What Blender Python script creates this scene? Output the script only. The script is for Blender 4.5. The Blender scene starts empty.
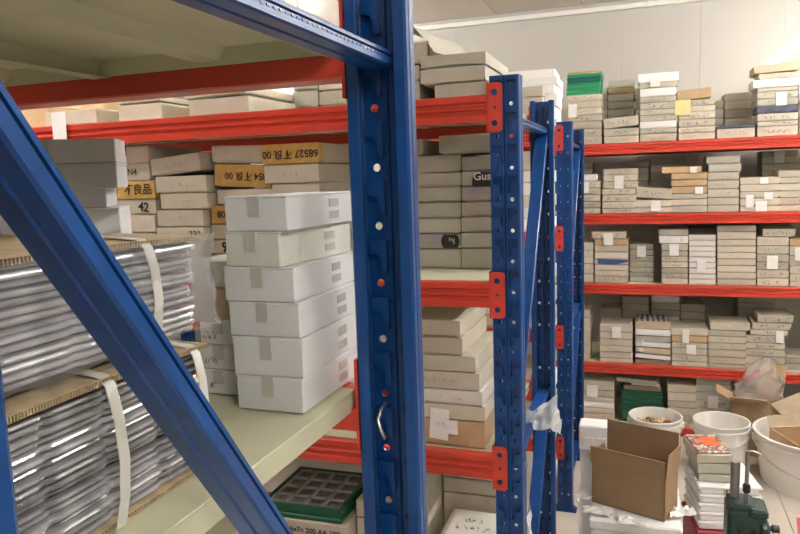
import bpy, bmesh, math, random
from mathutils import Matrix, Vector
random.seed(7)
scene = bpy.context.scene
C = scene.collection
PI = math.pi
# ---------------------------------------------------------------- camera
cam_d = bpy.data.cameras.new('camera'); cam = bpy.data.objects.new('camera', cam_d); C.objects.link(cam)
CAM_R = [[0.943542, -0.011121, 0.331067], [0.329634, 0.130232, -0.935084], [-0.032717, 0.991421, 0.126545]]
CAM_H = 1.84
cam.matrix_world = Matrix.Translation((0, 0, CAM_H)) @ Matrix(CAM_R).to_4x4()
cam_d.sensor_width = 36.0; cam_d.lens = 695 / 800 * 36.0; cam_d.clip_start = 0.02
scene.camera = cam
# ---------------------------------------------------------------- world, exposure
w = bpy.data.worlds.new('world'); scene.world = w; w.use_nodes = True
w.node_tree.nodes['Background'].inputs[0].default_value = (1, .95, .88, 1)
w.node_tree.nodes['Background'].inputs[1].default_value = 0.3
vs = scene.view_settings
vs.view_transform = 'Standard'; vs.look = 'None'; vs.exposure = 1.9; vs.gamma = 1.0; vs.use_curve_mapping = False
# ceiling tube lamps: (x, y, angle about z)
LAMPS = [(1.42, 3.3, PI/2), (1.42, 4.62, PI/2), (1.42, 2.0, PI/2), (1.4, -1.0, PI/2), (-2.6, 1.35, 0), (-2.95, 4.6, 0), (.6, -3.2, PI/2), (2.3, -4.6, PI/2), (-.6, -4.9, PI/2)]
LAMP_STRENGTH = 55.0
LAMP_COLOR = (1.0, .965, .92)

# ---------------------------------------------------------------- materials
def mat(name, col, rough=.6, noise=0, nscale=20, bump=0, bscale=200, metal=0, spec=.5, vary=0, trans=0, coat=0, stretch=None, emit=None):
    m = bpy.data.materials.new(name); m.use_nodes = True
    nt = m.node_tree; b = nt.nodes['Principled BSDF']
    b.inputs['Base Color'].default_value = (*col, 1); b.inputs['Roughness'].default_value = rough
    b.inputs['Metallic'].default_value = metal; b.inputs['Specular IOR Level'].default_value = spec
    b.inputs['Coat Weight'].default_value = coat; b.inputs['Coat Roughness'].default_value = .07
    b.inputs['Transmission Weight'].default_value = trans
    if emit:
        b.inputs['Emission Color'].default_value = (*emit[0], 1); b.inputs['Emission Strength'].default_value = emit[1]
    tc = nt.nodes.new('ShaderNodeTexCoord'); src = tc.outputs['Object']
    if stretch:
        mp = nt.nodes.new('ShaderNodeMapping'); mp.inputs['Scale'].default_value = stretch
        nt.links.new(src, mp.inputs[0]); src = mp.outputs[0]
    last = None
    if noise:
        n = nt.nodes.new('ShaderNodeTexNoise'); n.inputs['Scale'].default_value = nscale; n.inputs['Detail'].default_value = 5
        nt.links.new(src, n.inputs['Vector'])
        r = nt.nodes.new('ShaderNodeMapRange'); r.inputs[1].default_value = .3; r.inputs[2].default_value = .7
        r.inputs[3].default_value = 1 - noise; r.inputs[4].default_value = 1 + noise
        nt.links.new(n.outputs['Fac'], r.inputs[0]); last = r.outputs[0]
    if vary:
        oi = nt.nodes.new('ShaderNodeObjectInfo')
        r2 = nt.nodes.new('ShaderNodeMapRange'); r2.inputs[3].default_value = 1 - vary; r2.inputs[4].default_value = 1 + vary
        nt.links.new(oi.outputs['Random'], r2.inputs[0])
        if last is not None:
            mm = nt.nodes.new('ShaderNodeMath'); mm.operation = 'MULTIPLY'
            nt.links.new(last, mm.inputs[0]); nt.links.new(r2.outputs[0], mm.inputs[1]); last = mm.outputs[0]
        else: last = r2.outputs[0]
    if last is not None:
        mx = nt.nodes.new('ShaderNodeVectorMath'); mx.operation = 'SCALE'
        mx.inputs[0].default_value = col; nt.links.new(last, mx.inputs['Scale'])
        nt.links.new(mx.outputs[0], b.inputs['Base Color'])
    if bump:
        n2 = nt.nodes.new('ShaderNodeTexNoise'); n2.inputs['Scale'].default_value = bscale; n2.inputs['Detail'].default_value = 3
        nt.links.new(src, n2.inputs['Vector'])
        bp = nt.nodes.new('ShaderNodeBump'); bp.inputs['Strength'].default_value = bump; bp.inputs['Distance'].default_value = .002
        nt.links.new(n2.outputs['Fac'], bp.inputs['Height']); nt.links.new(bp.outputs[0], b.inputs['Normal'])
    return m
def film_mat(name, amount, tint, rough=.1):
    m = bpy.data.materials.new(name); m.use_nodes = True; nt = m.node_tree
    for n in list(nt.nodes): nt.nodes.remove(n)
    o = nt.nodes.new('ShaderNodeOutputMaterial'); mix = nt.nodes.new('ShaderNodeMixShader')
    t = nt.nodes.new('ShaderNodeBsdfTransparent'); p = nt.nodes.new('ShaderNodeBsdfPrincipled')
    p.inputs['Base Color'].default_value = (*tint, 1); p.inputs['Roughness'].default_value = rough
    fr = nt.nodes.new('ShaderNodeLayerWeight'); fr.inputs[0].default_value = .35
    mr = nt.nodes.new('ShaderNodeMapRange'); mr.inputs[3].default_value = amount; mr.inputs[4].default_value = min(1, amount + .3)
    nt.links.new(fr.outputs['Fresnel'], mr.inputs[0]); nt.links.new(mr.outputs[0], mix.inputs[0])
    nt.links.new(t.outputs[0], mix.inputs[1]); nt.links.new(p.outputs[0], mix.inputs[2]); nt.links.new(mix.outputs[0], o.inputs[0])
    return m
M = {
 'blue': mat('blue_paint', (.005, .054, .21), .30, noise=.12, nscale=9, bump=.08, bscale=60, coat=.12, spec=.4),
 'blue2': mat('blue_paint_brace', (.005, .056, .22), .33, noise=.15, nscale=30, bump=.1, bscale=90, coat=.1, spec=.4),
 'red': mat('red_paint', (.57, .050, .026), .34, noise=.12, nscale=12, bump=.08, bscale=60, coat=.25, stretch=(.3, 1, 1)),
 'deck': mat('cream_enamel', (.60, .60, .42), .38, noise=.08, nscale=5, bump=.04),
 'zinc': mat('zinc_steel', (.55, .55, .55), .3, metal=.9),
 'p': mat('buff_card', (.585, .53, .425), .75, noise=.10, nscale=14, vary=.13, bump=.15, bscale=60),
 'b': mat('grey_buff_card', (.47, .44, .355), .75, noise=.12, nscale=14, vary=.16, bump=.15, bscale=60),
 'g': mat('grey_green_card', (.465, .45, .375), .75, noise=.08, nscale=10, vary=.12, bump=.15, bscale=60),
 'k': mat('kraft_card', (.52, .36, .205), .8, noise=.10, nscale=16, vary=.08, bump=.2, bscale=80),
 'K': mat('light_kraft_card', (.58, .46, .32), .8, noise=.10, nscale=16, vary=.08, bump=.2, bscale=80),
 'w': mat('white_card', (.87, .86, .84), .6, noise=.04, nscale=12, vary=.05),
 'W': mat('off_white_card', (.72, .69, .64), .65, noise=.05, nscale=12, vary=.06),
 'n': mat('navy_wrap', (.07, .08, .12), .25, noise=.5, nscale=25),
 'r': mat('brown_card', (.30, .20, .13), .8, noise=.1, vary=.1),
 'y': mat('buff_card_taped', (.56, .49, .38), .75, noise=.10, nscale=14, vary=.08),
 'l': mat('lilac_card', (.60, .56, .58), .7, noise=.05),
 'yellow': mat('amber_tape', (.56, .36, .10), .28, noise=.18, nscale=40, bump=.2, bscale=90, coat=.4),
 'tape': mat('clear_tape', (.54, .54, .48), .25, noise=.1, coat=.3),
 'whitebox': mat('white_box_card', (.74, .75, .75), .55, noise=.03, nscale=8, vary=.04, bump=.06),
 'cream': mat('cream_box_card', (.72, .75, .66), .55, noise=.03, nscale=8),
 'greybox': mat('pale_grey_box_card', (.60, .59, .60), .6, noise=.03, nscale=8),
 'ink': mat('black_ink', (.02, .018, .02), .6), 'redink': mat('red_ink', (.5, .05, .06), .6), 'greyink': mat('grey_ink', (.22, .2, .17), .7),
 'paper': mat('white_paper', (.84, .83, .80), .7, noise=.03), 'note': mat('yellow_note', (.80, .66, .30), .7, noise=.03),
 'bluepaper': mat('blue_tape', (.05, .09, .25), .4), 'badge': mat('black_print', (.02, .02, .022), .5),
 'lilac': mat('lilac_print', (.42, .36, .42), .6),
 'green': mat('green_plastic', (.03, .33, .14), .35, noise=.06, vary=.12), 'teal': mat('teal_plastic', (.01, .13, .11), .35, vary=.08),
 'dgreen': mat('dark_green_plastic', (.008, .095, .05), .4, noise=.1, vary=.08),
 'tray': mat('clear_tray_plastic', (.26, .26, .27), .14, noise=.45, nscale=26, spec=1.0, coat=1.0, vary=.35), 'tray2': mat('clear_wrapped_plastic', (.38, .38, .395), .10, noise=.4, nscale=20, spec=1.0, coat=.8, vary=.3),
 'insert': mat('smoky_plastic_insert', (.27, .27, .26), .2, noise=.15, nscale=30, spec=.8), 'cellfloor': mat('dark_cell_floor', (.10, .095, .09), .5, noise=.5, nscale=60),  # compartment floors get a darker mottled tone than the insert's ribs
 'strap': mat('white_strap', (.62, .62, .56), .35), 'corr': mat('corrugated_edge', (.46, .36, .22), .85, noise=.2, nscale=60),
 'foam': mat('white_foam', (.86, .86, .85), .7, noise=.03, nscale=80, bump=.3, bscale=300),
 'bucket': mat('white_bucket_plastic', (.84, .82, .77), .35, noise=.05, nscale=6), 'wire': mat('wire', (.6, .58, .55), .3, metal=.8),
 'press': mat('dark_green_cast', (.014, .042, .034), .35, noise=.3, nscale=30, bump=.3, bscale=50), 'steel': mat('grey_steel', (.33, .31, .30), .3, metal=.8, noise=.1),
 'black': mat('black_plastic', (.015, .015, .017), .4), 'maroon': mat('maroon_plastic', (.35, .03, .05), .5, noise=.1),
 'pink': mat('pink_sheet', (.55, .11, .14), .5, noise=.08), 'ystrip': mat('yellow_print', (.55, .33, .06), .5),
 'lump': mat('brown_crumbs', (.30, .17, .08), .8, noise=.4, nscale=40, vary=.35),
 'wall': mat('cream_wall_panel', (.555, .535, .495), .5, noise=.02, nscale=2, spec=.25, coat=.35), 'trim': mat('white_trim', (.88, .86, .82), .4),
 'ceil': mat('pinkish_ceiling_panel', (.84, .76, .69), .5, noise=.02, nscale=3),
 'wallfar': mat('grey_wall', (.17, .165, .155), .6, noise=.03, nscale=2),
 'tile': mat('cream_floor_tile', (.60, .55, .48), .28, noise=.06, nscale=6, vary=.03), 'grout': mat('grout', (.36, .32, .28), .8),
 'lampbody': mat('lamp_body', (.8, .8, .8), .4), 'tube': mat('lit_tube', (.9, .9, .9), .4, emit=(LAMP_COLOR, LAMP_STRENGTH)),
 'film': film_mat('clear_film', .12, (.8, .8, .82)), 'bag': film_mat('plastic_bag', .30, (.72, .66, .62), .12), 'milky': film_mat('milky_film', .72, (.80, .84, .88), .2), 'kbrown': mat('brown_kraft_carton', (.30, .195, .105), .8, noise=.08, nscale=14, bump=.2, bscale=80),
}
# patterned print (orange, white and grey flecks) for the packet on the carton pile
def print_mat():
    m = bpy.data.materials.new('flecked_print'); m.use_nodes = True; nt = m.node_tree; b = nt.nodes['Principled BSDF']; b.inputs['Roughness'].default_value = .3
    tc = nt.nodes.new('ShaderNodeTexCoord'); v = nt.nodes.new('ShaderNodeTexVoronoi'); v.inputs['Scale'].default_value = 75
    nt.links.new(tc.outputs['Object'], v.inputs['Vector'])
    s = nt.nodes.new('ShaderNodeSeparateColor'); nt.links.new(v.outputs['Color'], s.inputs[0])
    r = nt.nodes.new('ShaderNodeValToRGB'); r.color_ramp.interpolation = 'CONSTANT'
    e = r.color_ramp.elements; e[0].position = 0; e[0].color = (.22, .10, .08, 1); e[1].position = .3; e[1].color = (.55, .50, .46, 1)
    x = e.new(.62); x.color = (.6, .10, .03, 1); x = e.new(.75); x.color = (.12, .11, .10, 1); x = e.new(.88); x.color = (.7, .66, .62, 1)
    nt.links.new(s.outputs[0], r.inputs[0]); nt.links.new(r.outputs[0], b.inputs['Base Color']); return m
M['print'] = print_mat(); M['orange'] = mat('orange_print', (.75, .16, .045), .35, noise=.2, nscale=50)
def stripe_mat():
    m = bpy.data.materials.new('striped_print'); m.use_nodes = True; nt = m.node_tree; b = nt.nodes['Principled BSDF']; b.inputs['Roughness'].default_value = .4
    tc = nt.nodes.new('ShaderNodeTexCoord'); v = nt.nodes.new('ShaderNodeTexWave'); v.inputs['Scale'].default_value = 9; v.inputs['Distortion'].default_value = 4; v.inputs['Detail'].default_value = 3
    nt.links.new(tc.outputs['Object'], v.inputs['Vector'])
    r = nt.nodes.new('ShaderNodeValToRGB'); r.color_ramp.interpolation = 'CONSTANT'
    e = r.color_ramp.elements; e[0].color = (.03, .03, .04, 1); e[1].position = .4; e[1].color = (.5, .5, .52, 1)
    nt.links.new(v.outputs['Fac'], r.inputs[0]); nt.links.new(r.outputs[0], b.inputs['Base Color']); return m
M['stripes'] = stripe_mat()

# ---------------------------------------------------------------- mesh helpers
class MB:
    def __init__(s): s.v = []; s.f = []; s.m = []
    def add(s, vs, fs, mi=0):
        o = len(s.v); s.v += [tuple(p) for p in vs]; s.f += [tuple(i + o for i in f) for f in fs]; s.m += [mi] * len(fs)
    def box(s, x0, x1, y0, y1, z0, z1, mi=0, mtx=None):
        vs = [(x, y, z) for z in (z0, z1) for y in (y0, y1) for x in (x0, x1)]
        if mtx is not None: vs = [mtx @ Vector(p) for p in vs]
        s.add(vs, [(0, 2, 3, 1), (4, 5, 7, 6), (0, 1, 5, 4), (2, 6, 7, 3), (0, 4, 6, 2), (1, 3, 7, 5)], mi)
    def cbox(s, x0, x1, y0, y1, z0, z1, b, mi=0, mtx=None):       # box with chamfered edges
        rings = []
        def ring(d, z):
            X0, X1, Y0, Y1 = x0 + d, x1 - d, y0 + d, y1 - d
            return [(X0 + b, Y0, z), (X1 - b, Y0, z), (X1, Y0 + b, z), (X1, Y1 - b, z), (X1 - b, Y1, z), (X0 + b, Y1, z), (X0, Y1 - b, z), (X0, Y0 + b, z)]
        rs = [ring(b, z0), ring(0, z0 + b), ring(0, z1 - b), ring(b, z1)]
        vs = sum(rs, [])
        if mtx is not None: vs = [mtx @ Vector(p) for p in vs]
        fs = [tuple(range(7, -1, -1)), tuple(24 + i for i in range(8))]
        for k in range(3):
            for i in range(8): j = (i + 1) % 8; fs.append((k*8+i, k*8+j, k*8+8+j, k*8+8+i))
        s.add(vs, fs, mi)
    def prism(s, prof, p0, p1, U, V, mi=0, cap=True):              # closed 2-D profile swept from p0 to p1
        p0, p1, U, V = Vector(p0), Vector(p1), Vector(U), Vector(V); n = len(prof)
        vs = [p0 + U*a + V*b for a, b in prof] + [p1 + U*a + V*b for a, b in prof]
        fs = [(i, (i+1) % n, n + (i+1) % n, n + i) for i in range(n)]
        if cap: fs += [tuple(range(n-1, -1, -1)), tuple(range(n, 2*n))]
        s.add(vs, fs, mi)
    def lathe(s, prof, n=32, c=(0, 0, 0), mi=0, cap0=False, cap1=False):
        vs = []
        for r, z in prof:
            for i in range(n): a = 2*PI*i/n; vs.append((c[0]+r*math.cos(a), c[1]+r*math.sin(a), c[2]+z))
        fs = []
        for k in range(len(prof)-1):
            for i in range(n): j = (i+1) % n; fs.append((k*n+i, k*n+j, (k+1)*n+j, (k+1)*n+i))
        if cap0: fs.append(tuple(range(n-1, -1, -1)))
        if cap1: fs.append(tuple((len(prof)-1)*n+i for i in range(n)))
        s.add(vs, fs, mi)
    def tube(s, pts, r, n=8, mi=0):
        pts = [Vector(p) for p in pts]; vs = []
        for k, p in enumerate(pts):
            d = (pts[min(k+1, len(pts)-1)] - pts[max(k-1, 0)]).normalized()
            a = d.cross(Vector((0, 0, 1)));  a = a if a.length > 1e-3 else d.cross(Vector((1, 0, 0))); a.normalize(); b = d.cross(a)
            rr = r[k] if isinstance(r, (list, tuple)) else r
            for i in range(n): t = 2*PI*i/n; vs.append(p + a*rr*math.cos(t) + b*rr*math.sin(t))
        fs = []
        for k in range(len(pts)-1):
            for i in range(n): j = (i+1) % n; fs.append((k*n+i, k*n+j, (k+1)*n+j, (k+1)*n+i))
        fs += [tuple(range(n-1, -1, -1)), tuple((len(pts)-1)*n+i for i in range(n))]
        s.add(vs, fs, mi)
    def grid(s, pts, mi=0):                                        # pts[row][col]
        R_, Q = len(pts), len(pts[0]); vs = sum(pts, [])
        s.add(vs, [(r*Q+q, r*Q+q+1, (r+1)*Q+q+1, (r+1)*Q+q) for r in range(R_-1) for q in range(Q-1)], mi)
    def mesh(s, name, mats, smooth=False):
        me = bpy.data.meshes.new(name); me.from_pydata(s.v, [], s.f)
        for m in (mats if isinstance(mats, (list, tuple)) else [mats]): me.materials.append(M[m] if isinstance(m, str) else m)
        for p, i in zip(me.polygons, s.m): p.material_index = i; p.use_smooth = bool(smooth)
        me.update()
        if smooth == 'auto':
            try: me.set_sharp_from_angle(angle=math.radians(35))
            except Exception: pass
        return me
def link(name, me, parent=None, loc=(0, 0, 0), rot=(0, 0, 0)):
    o = bpy.data.objects.new(name, me); C.objects.link(o); o.location = loc; o.rotation_euler = rot
    if parent is not None: o.parent = parent
    return o
def obj(name, mb, mats, parent=None, loc=(0, 0, 0), rot=(0, 0, 0), smooth=False):
    return link(name, mb.mesh(name, mats, smooth), parent, loc, rot)
def tag(o, label, cat, group=None):
    o['label'] = label; o['category'] = cat
    if group: o['group'] = group
    return o
def thing(name, label, cat, loc=(0, 0, 0), rot=(0, 0, 0), group=None):
    return tag(link(name, None, None, loc, rot), label, cat, group)
def struct(o): o['kind'] = 'structure'; return o
def text_mesh(body, size, m, bold=0.0):
    cu = bpy.data.curves.new('txt', 'FONT'); cu.body = body; cu.size = size; cu.align_x = 'CENTER'; cu.align_y = 'CENTER'; cu.offset = bold; cu.resolution_u = 3
    t = bpy.data.objects.new('txt', cu); C.objects.link(t)
    bpy.context.view_layer.update()
    dg = bpy.context.evaluated_depsgraph_get()
    me = bpy.data.meshes.new_from_object(t.evaluated_get(dg)); me.materials.clear(); me.materials.append(M[m])
    bpy.data.objects.remove(t); bpy.data.curves.remove(cu)
    return me
ORD = ['zeroth', 'first', 'second', 'third', 'fourth', 'fifth', 'sixth', 'seventh', 'eighth', 'ninth', 'tenth', 'eleventh', 'twelfth', 'thirteenth']

# flat cartons, stack by stack: (shelf, row, front y, depth, shelf z, name, [(x0, x1, height, colour, tilt, ink, tags)])
STACKS=[
('top','front',5.03,0.24,2.027,'T1',[(-0.511,-0.282,0.0563,'b',0,1,[]),(-0.511,-0.282,0.0516,'b',0,1,[]),(-0.511,-0.282,0.0514,'b',0,1,[]),(-0.511,-0.283,0.0456,'b',0,1,[]),(-0.511,-0.283,0.0455,'p',0,1,[(0.006,0.063,-0.014,0.075)]),(-0.511,-0.283,0.0454,'p',0,1,[]),(-0.511,-0.283,0.0453,'p',0,1,[])]),
('top','front',5.03,0.24,2.027,'',[(-0.266,-0.041,0.0498,'b',0,1,[]),(-0.267,-0.042,0.0507,'b',0,1,[]),(-0.267,-0.042,0.0674,'p',4,1,[])]),
('top','rear',5.33,0.24,2.027,'',[(-0.256,-0.076,0.15,'g',0,0,[]),(-0.256,-0.077,0.0512,'g',0,0,[]),(-0.256,-0.078,0.0534,'g',0,0,[]),(-0.257,-0.078,0.0533,'g',0,0,[]),(-0.257,-0.079,0.0531,'g',0,0,[]),(-0.257,-0.079,0.0412,'k',0,0,[]),(-0.257,-0.079,0.0529,'g',0,0,[])]),
('top','rear',5.33,0.24,2.027,'',[(-0.071,0.015,0.1281,'b',0,0,[]),(-0.071,0.014,0.0531,'b',0,0,[]),(-0.072,0.013,0.0647,'b',0,0,[]),(-0.072,0.012,0.0645,'b',0,0,[]),(-0.073,0.012,0.0818,'b',0,0,[])]),
('top','rear',5.33,0.24,2.027,'',[(-0.338,-0.262,0.2091,'b',0,0,[]),(-0.338,-0.262,0.0539,'b',0,0,[]),(-0.339,-0.262,0.0537,'b',0,0,[]),(-0.339,-0.263,0.0476,'b',0,0,[]),(-0.339,-0.263,0.0475,'b',0,0,[])]),
('top','front',5.03,0.24,2.027,'',[(-0.034,0.193,0.0546,'b',0,1,[]),(-0.034,0.193,0.0333,'b',0,1,[]),(-0.035,0.192,0.0498,'w',0,0,[]),(-0.035,0.191,0.0386,'b',0,1,[]),(-0.036,0.191,0.0386,'b',0,1,[]),(-0.036,0.19,0.044,'b',0,1,[]),(-0.037,0.19,0.0384,'b',0,1,[]),(-0.037,0.189,0.0547,'w',0,0,[]),(-0.041,0.193,0.0382,'p',0,0,[(0.066,0.13,0.007,0.069)]),(-0.049,0.203,0.0599,'w',0,0,[])]),
('top','front',5.03,0.24,2.027,'T4',[(0.208,0.429,0.0477,'p',0,0,[]),(0.207,0.428,0.0382,'p',0,1,[]),(0.207,0.427,0.049,'p',0,1,[]),(0.206,0.426,0.0488,'p',0,1,[]),(0.205,0.425,0.0379,'p',0,0,[]),(0.204,0.424,0.0378,'b',0,1,[(-0.021,0.073,-0.057,0.041)]),(0.197,0.402,0.0647,'k',3,0,[])]),
('top','front',5.03,0.24,2.027,'',[(0.44,0.662,0.0624,'p',0,1,[]),(0.44,0.662,0.0214,'n',0,0,[])]),
('top','rear',5.33,0.24,2.027,'',[(0.514,0.687,0.0934,'b',0,0,[]),(0.513,0.685,0.051,'b',0,0,[]),(0.511,0.683,0.0621,'b',0,0,[]),(0.51,0.682,0.0563,'b',0,0,[]),(0.509,0.68,0.0505,'b',0,0,[])]),
('top','rear',5.33,0.24,2.027,'',[(0.435,0.508,0.0548,'b',0,0,[]),(0.434,0.507,0.0458,'b',0,0,[]),(0.433,0.505,0.0514,'b',0,0,[]),(0.432,0.504,0.0627,'b',0,0,[]),(0.431,0.503,0.0568,'b',0,0,[])]),
('top','front',5.03,0.24,2.027,'',[(0.677,0.906,0.0652,'b',0,1,[]),(0.676,0.905,0.0316,'b',0,1,[]),(0.675,0.903,0.0473,'b',0,1,[]),(0.673,0.902,0.0471,'n',0,0,[]),(0.672,0.9,0.047,'b',0,1,[]),(0.671,0.898,0.0417,'b',0,1,[(0.105,0.164,-0.048,0.032)]),(0.67,0.897,0.026,'b',0,0,[]),(0.644,0.9,0.0519,'w',0,0,[]),(0.677,0.894,0.0363,'p',0,1,[]),(0.647,0.904,0.0517,'K',2,0,[])]),
('top','front',5.03,0.24,2.027,'',[(0.913,1.091,0.0536,'b',0,0,[]),(0.912,1.089,0.0518,'b',0,0,[]),(0.91,1.087,0.0517,'b',0,0,[]),(0.908,1.085,0.0515,'b',0,0,[]),(0.906,1.083,0.0411,'w',0,0,[]),(0.903,1.079,0.1024,'w',0,0,[])]),
('second','front',5.03,0.24,1.549,'',[(-0.484,-0.29,0.0405,'b',0,1,[]),(-0.484,-0.29,0.047,'b',0,1,[]),(-0.484,-0.29,0.0469,'p',0,1,[]),(-0.484,-0.29,0.0468,'p',0,1,[]),(-0.484,-0.291,0.0467,'p',0,1,[(0.069,0.117,-0.036,0.042)]),(-0.472,-0.308,0.0466,'w',0,0,[])]),
('second','rear',5.33,0.24,1.549,'',[(-0.562,-0.362,0.2751,'b',0,0,[]),(-0.562,-0.362,0.0494,'b',0,0,[]),(-0.562,-0.362,0.0308,'b',0,0,[])]),
('second','front',5.03,0.24,1.549,'',[(-0.274,-0.055,0.0367,'p',0,1,[]),(-0.274,-0.055,0.0463,'p',0,1,[]),(-0.275,-0.055,0.0462,'p',0,1,[]),(-0.279,-0.06,0.0426,'p',0,1,[]),(-0.268,-0.044,0.0494,'p',0,1,[]),(-0.268,-0.045,0.0459,'p',0,1,[(0.069,0.131,-0.05,0.038)]),(-0.269,-0.045,0.04,'p',0,1,[])]),
('second','rear',5.33,0.24,1.549,'',[(-0.189,0.025,0.16,'b',0,0,[]),(-0.19,0.024,0.0545,'b',0,0,[]),(-0.19,0.023,0.0483,'b',0,0,[]),(-0.19,0.023,0.0482,'b',0,0,[]),(-0.191,0.022,0.0421,'b',0,0,[])]),
('second','front',5.03,0.24,1.549,'',[(-0.055,0.172,0.041,'p',0,0,[]),(-0.055,0.172,0.049,'p',0,0,[(0.095,0.158,-0.026,0.041)]),(-0.056,0.171,0.0738,'p',-4,1,[])]),
('second','rear',5.33,0.24,1.549,'',[(0.042,0.278,0.1298,'g',0,0,[]),(0.041,0.276,0.0775,'g',0,0,[]),(0.04,0.275,0.0654,'g',0,0,[]),(0.04,0.274,0.0593,'g',0,0,[]),(0.039,0.273,0.0532,'g',0,0,[])]),
('second','front',5.03,0.24,1.549,'',[(0.171,0.393,0.0461,'g',0,0,[]),(0.17,0.392,0.0449,'p',0,0,[]),(0.17,0.391,0.0358,'g',0,0,[]),(0.169,0.39,0.048,'k',0,0,[(0.146,0.195,-0.002,0.044)]),(0.168,0.389,0.0446,'k',0,0,[]),(0.168,0.388,0.0445,'k',0,0,[]),(0.107,0.352,0.0444,'k',0,0,[(0.174,0.215,-0.001,0.039)])]),
('second','front',5.03,0.24,1.549,'',[(0.396,0.583,0.0479,'g',0,0,[]),(0.395,0.581,0.0497,'g',0,0,[]),(0.393,0.58,0.0551,'p',0,0,[]),(0.392,0.579,0.0549,'p',0,0,[]),(0.391,0.577,0.0548,'p',0,0,[]),(0.395,0.588,0.0546,'g',0,0,[]),(0.382,0.58,0.049,'g',0,0,[])]),
('second','front',5.03,0.24,1.549,'',[(0.591,0.82,0.0385,'p',0,0,[]),(0.59,0.819,0.049,'p',0,0,[(0.089,0.154,-0.046,0.031)]),(0.588,0.817,0.0434,'p',0,0,[(0.139,0.189,-0.009,0.037),(0.032,0.078,-0.059,0.024)]),(0.587,0.816,0.0466,'p',0,0,[]),(0.586,0.814,0.0454,'p',0,0,[(0.115,0.161,0.003,0.043)])]),
('second','rear',5.33,0.24,1.549,'',[(0.756,0.972,0.2206,'b',0,0,[]),(0.755,0.97,0.0453,'b',0,0,[]),(0.753,0.969,0.0396,'b',0,0,[]),(0.752,0.967,0.0474,'b',0,0,[(0.072,0.133,0.005,0.086)]),(0.751,0.965,0.0405,'b',0,1,[])]),
('second','front',5.03,0.24,1.549,'',[(0.82,1.027,0.0399,'p',0,0,[]),(0.818,1.025,0.0482,'p',0,0,[]),(0.817,1.023,0.0427,'p',0,0,[]),(0.816,1.022,0.0448,'p',0,0,[]),(0.814,1.02,0.0404,'p',0,0,[]),(0.806,1.009,0.0446,'p',0,0,[])]),
('third','front',5.03,0.24,1.062,'',[(-0.479,-0.336,0.0627,'p',0,0,[]),(-0.479,-0.336,0.0723,'p',0,0,[]),(-0.479,-0.337,0.054,'p',0,0,[]),(-0.479,-0.337,0.0419,'p',0,1,[]),(-0.479,-0.337,0.0538,'p',0,0,[])]),
('third','front',5.03,0.24,1.062,'U2',[(-0.326,-0.102,0.0476,'p',0,1,[]),(-0.326,-0.102,0.0417,'p',0,1,[]),(-0.326,-0.103,0.0416,'p',0,0,[]),(-0.326,-0.103,0.0415,'p',0,0,[]),(-0.326,-0.104,0.0473,'p',0,0,[]),(-0.327,-0.104,0.0472,'p',0,0,[]),(-0.327,-0.104,0.0448,'k',0,0,[]),(-0.346,-0.116,0.0517,'p',0,1,[(0.079,0.142,-0.042,0.04)])]),
('third','front',5.12,0.24,1.062,'',[(-0.089,0.064,0.0342,'b',0,1,[]),(-0.09,0.064,0.0335,'b',0,1,[]),(-0.09,0.063,0.0358,'b',0,1,[]),(-0.09,0.063,0.0417,'b',0,1,[]),(-0.091,0.062,0.0416,'b',0,1,[]),(-0.091,0.062,0.0415,'b',0,0,[(0.044,0.103,-0.009,0.069)]),(-0.091,0.061,0.0391,'b',0,0,[])]),
('third','front',5.03,0.24,1.062,'',[(0.117,0.283,0.0426,'p',0,0,[]),(0.117,0.282,0.0347,'b',0,1,[]),(0.116,0.282,0.0381,'b',0,0,[]),(0.116,0.281,0.0392,'p',0,1,[]),(0.115,0.28,0.038,'b',0,1,[]),(0.115,0.279,0.0379,'b',0,0,[]),(0.114,0.279,0.0482,'b',0,0,[(0.048,0.108,-0.032,0.048)]),(0.097,0.28,0.0549,'w',0,1,[]),(0.094,0.277,0.0422,'b',0,0,[])]),
('third','front',5.03,0.24,1.062,'',[(0.291,0.455,0.0397,'W',0,0,[]),(0.29,0.454,0.0343,'W',0,0,[]),(0.29,0.453,0.04,'W',0,0,[]),(0.289,0.452,0.0399,'W',0,0,[(0.046,0.105,-0.023,0.062)]),(0.288,0.451,0.0341,'W',0,0,[]),(0.288,0.45,0.0397,'W',0,0,[]),(0.287,0.45,0.034,'W',0,0,[]),(0.286,0.449,0.0396,'W',0,0,[]),(0.286,0.448,0.0361,'W',0,0,[])]),
('third','rear',5.33,0.24,1.062,'',[(0.297,0.467,0.3113,'b',0,0,[]),(0.296,0.466,0.0454,'b',0,0,[])]),
('third','front',5.03,0.24,1.062,'',[(0.465,0.696,0.0433,'p',0,0,[]),(0.464,0.694,0.0451,'p',0,0,[]),(0.463,0.693,0.045,'p',0,0,[]),(0.462,0.692,0.0449,'p',0,0,[]),(0.461,0.691,0.0425,'p',0,0,[]),(0.46,0.689,0.0413,'p',0,0,[]),(0.459,0.688,0.0446,'p',0,0,[]),(0.458,0.687,0.05,'p',0,0,[]),(0.457,0.686,0.0421,'b',0,0,[])]),
('third','front',5.03,0.24,1.062,'U7',[(0.704,0.887,0.0525,'p',0,1,[]),(0.702,0.885,0.0554,'p',0,1,[]),(0.7,0.883,0.052,'b',0,1,[]),(0.699,0.882,0.0507,'b',0,1,[(0.056,0.12,-0.046,0.042)]),(0.697,0.88,0.055,'b',0,1,[]),(0.696,0.878,0.057,'p',0,1,[]),(0.728,0.912,0.0525,'p',0,1,[])]),
('third','rear',5.33,0.24,1.062,'',[(0.748,0.939,0.351,'b',0,0,[]),(0.747,0.937,0.037,'b',0,1,[])]),
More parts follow.
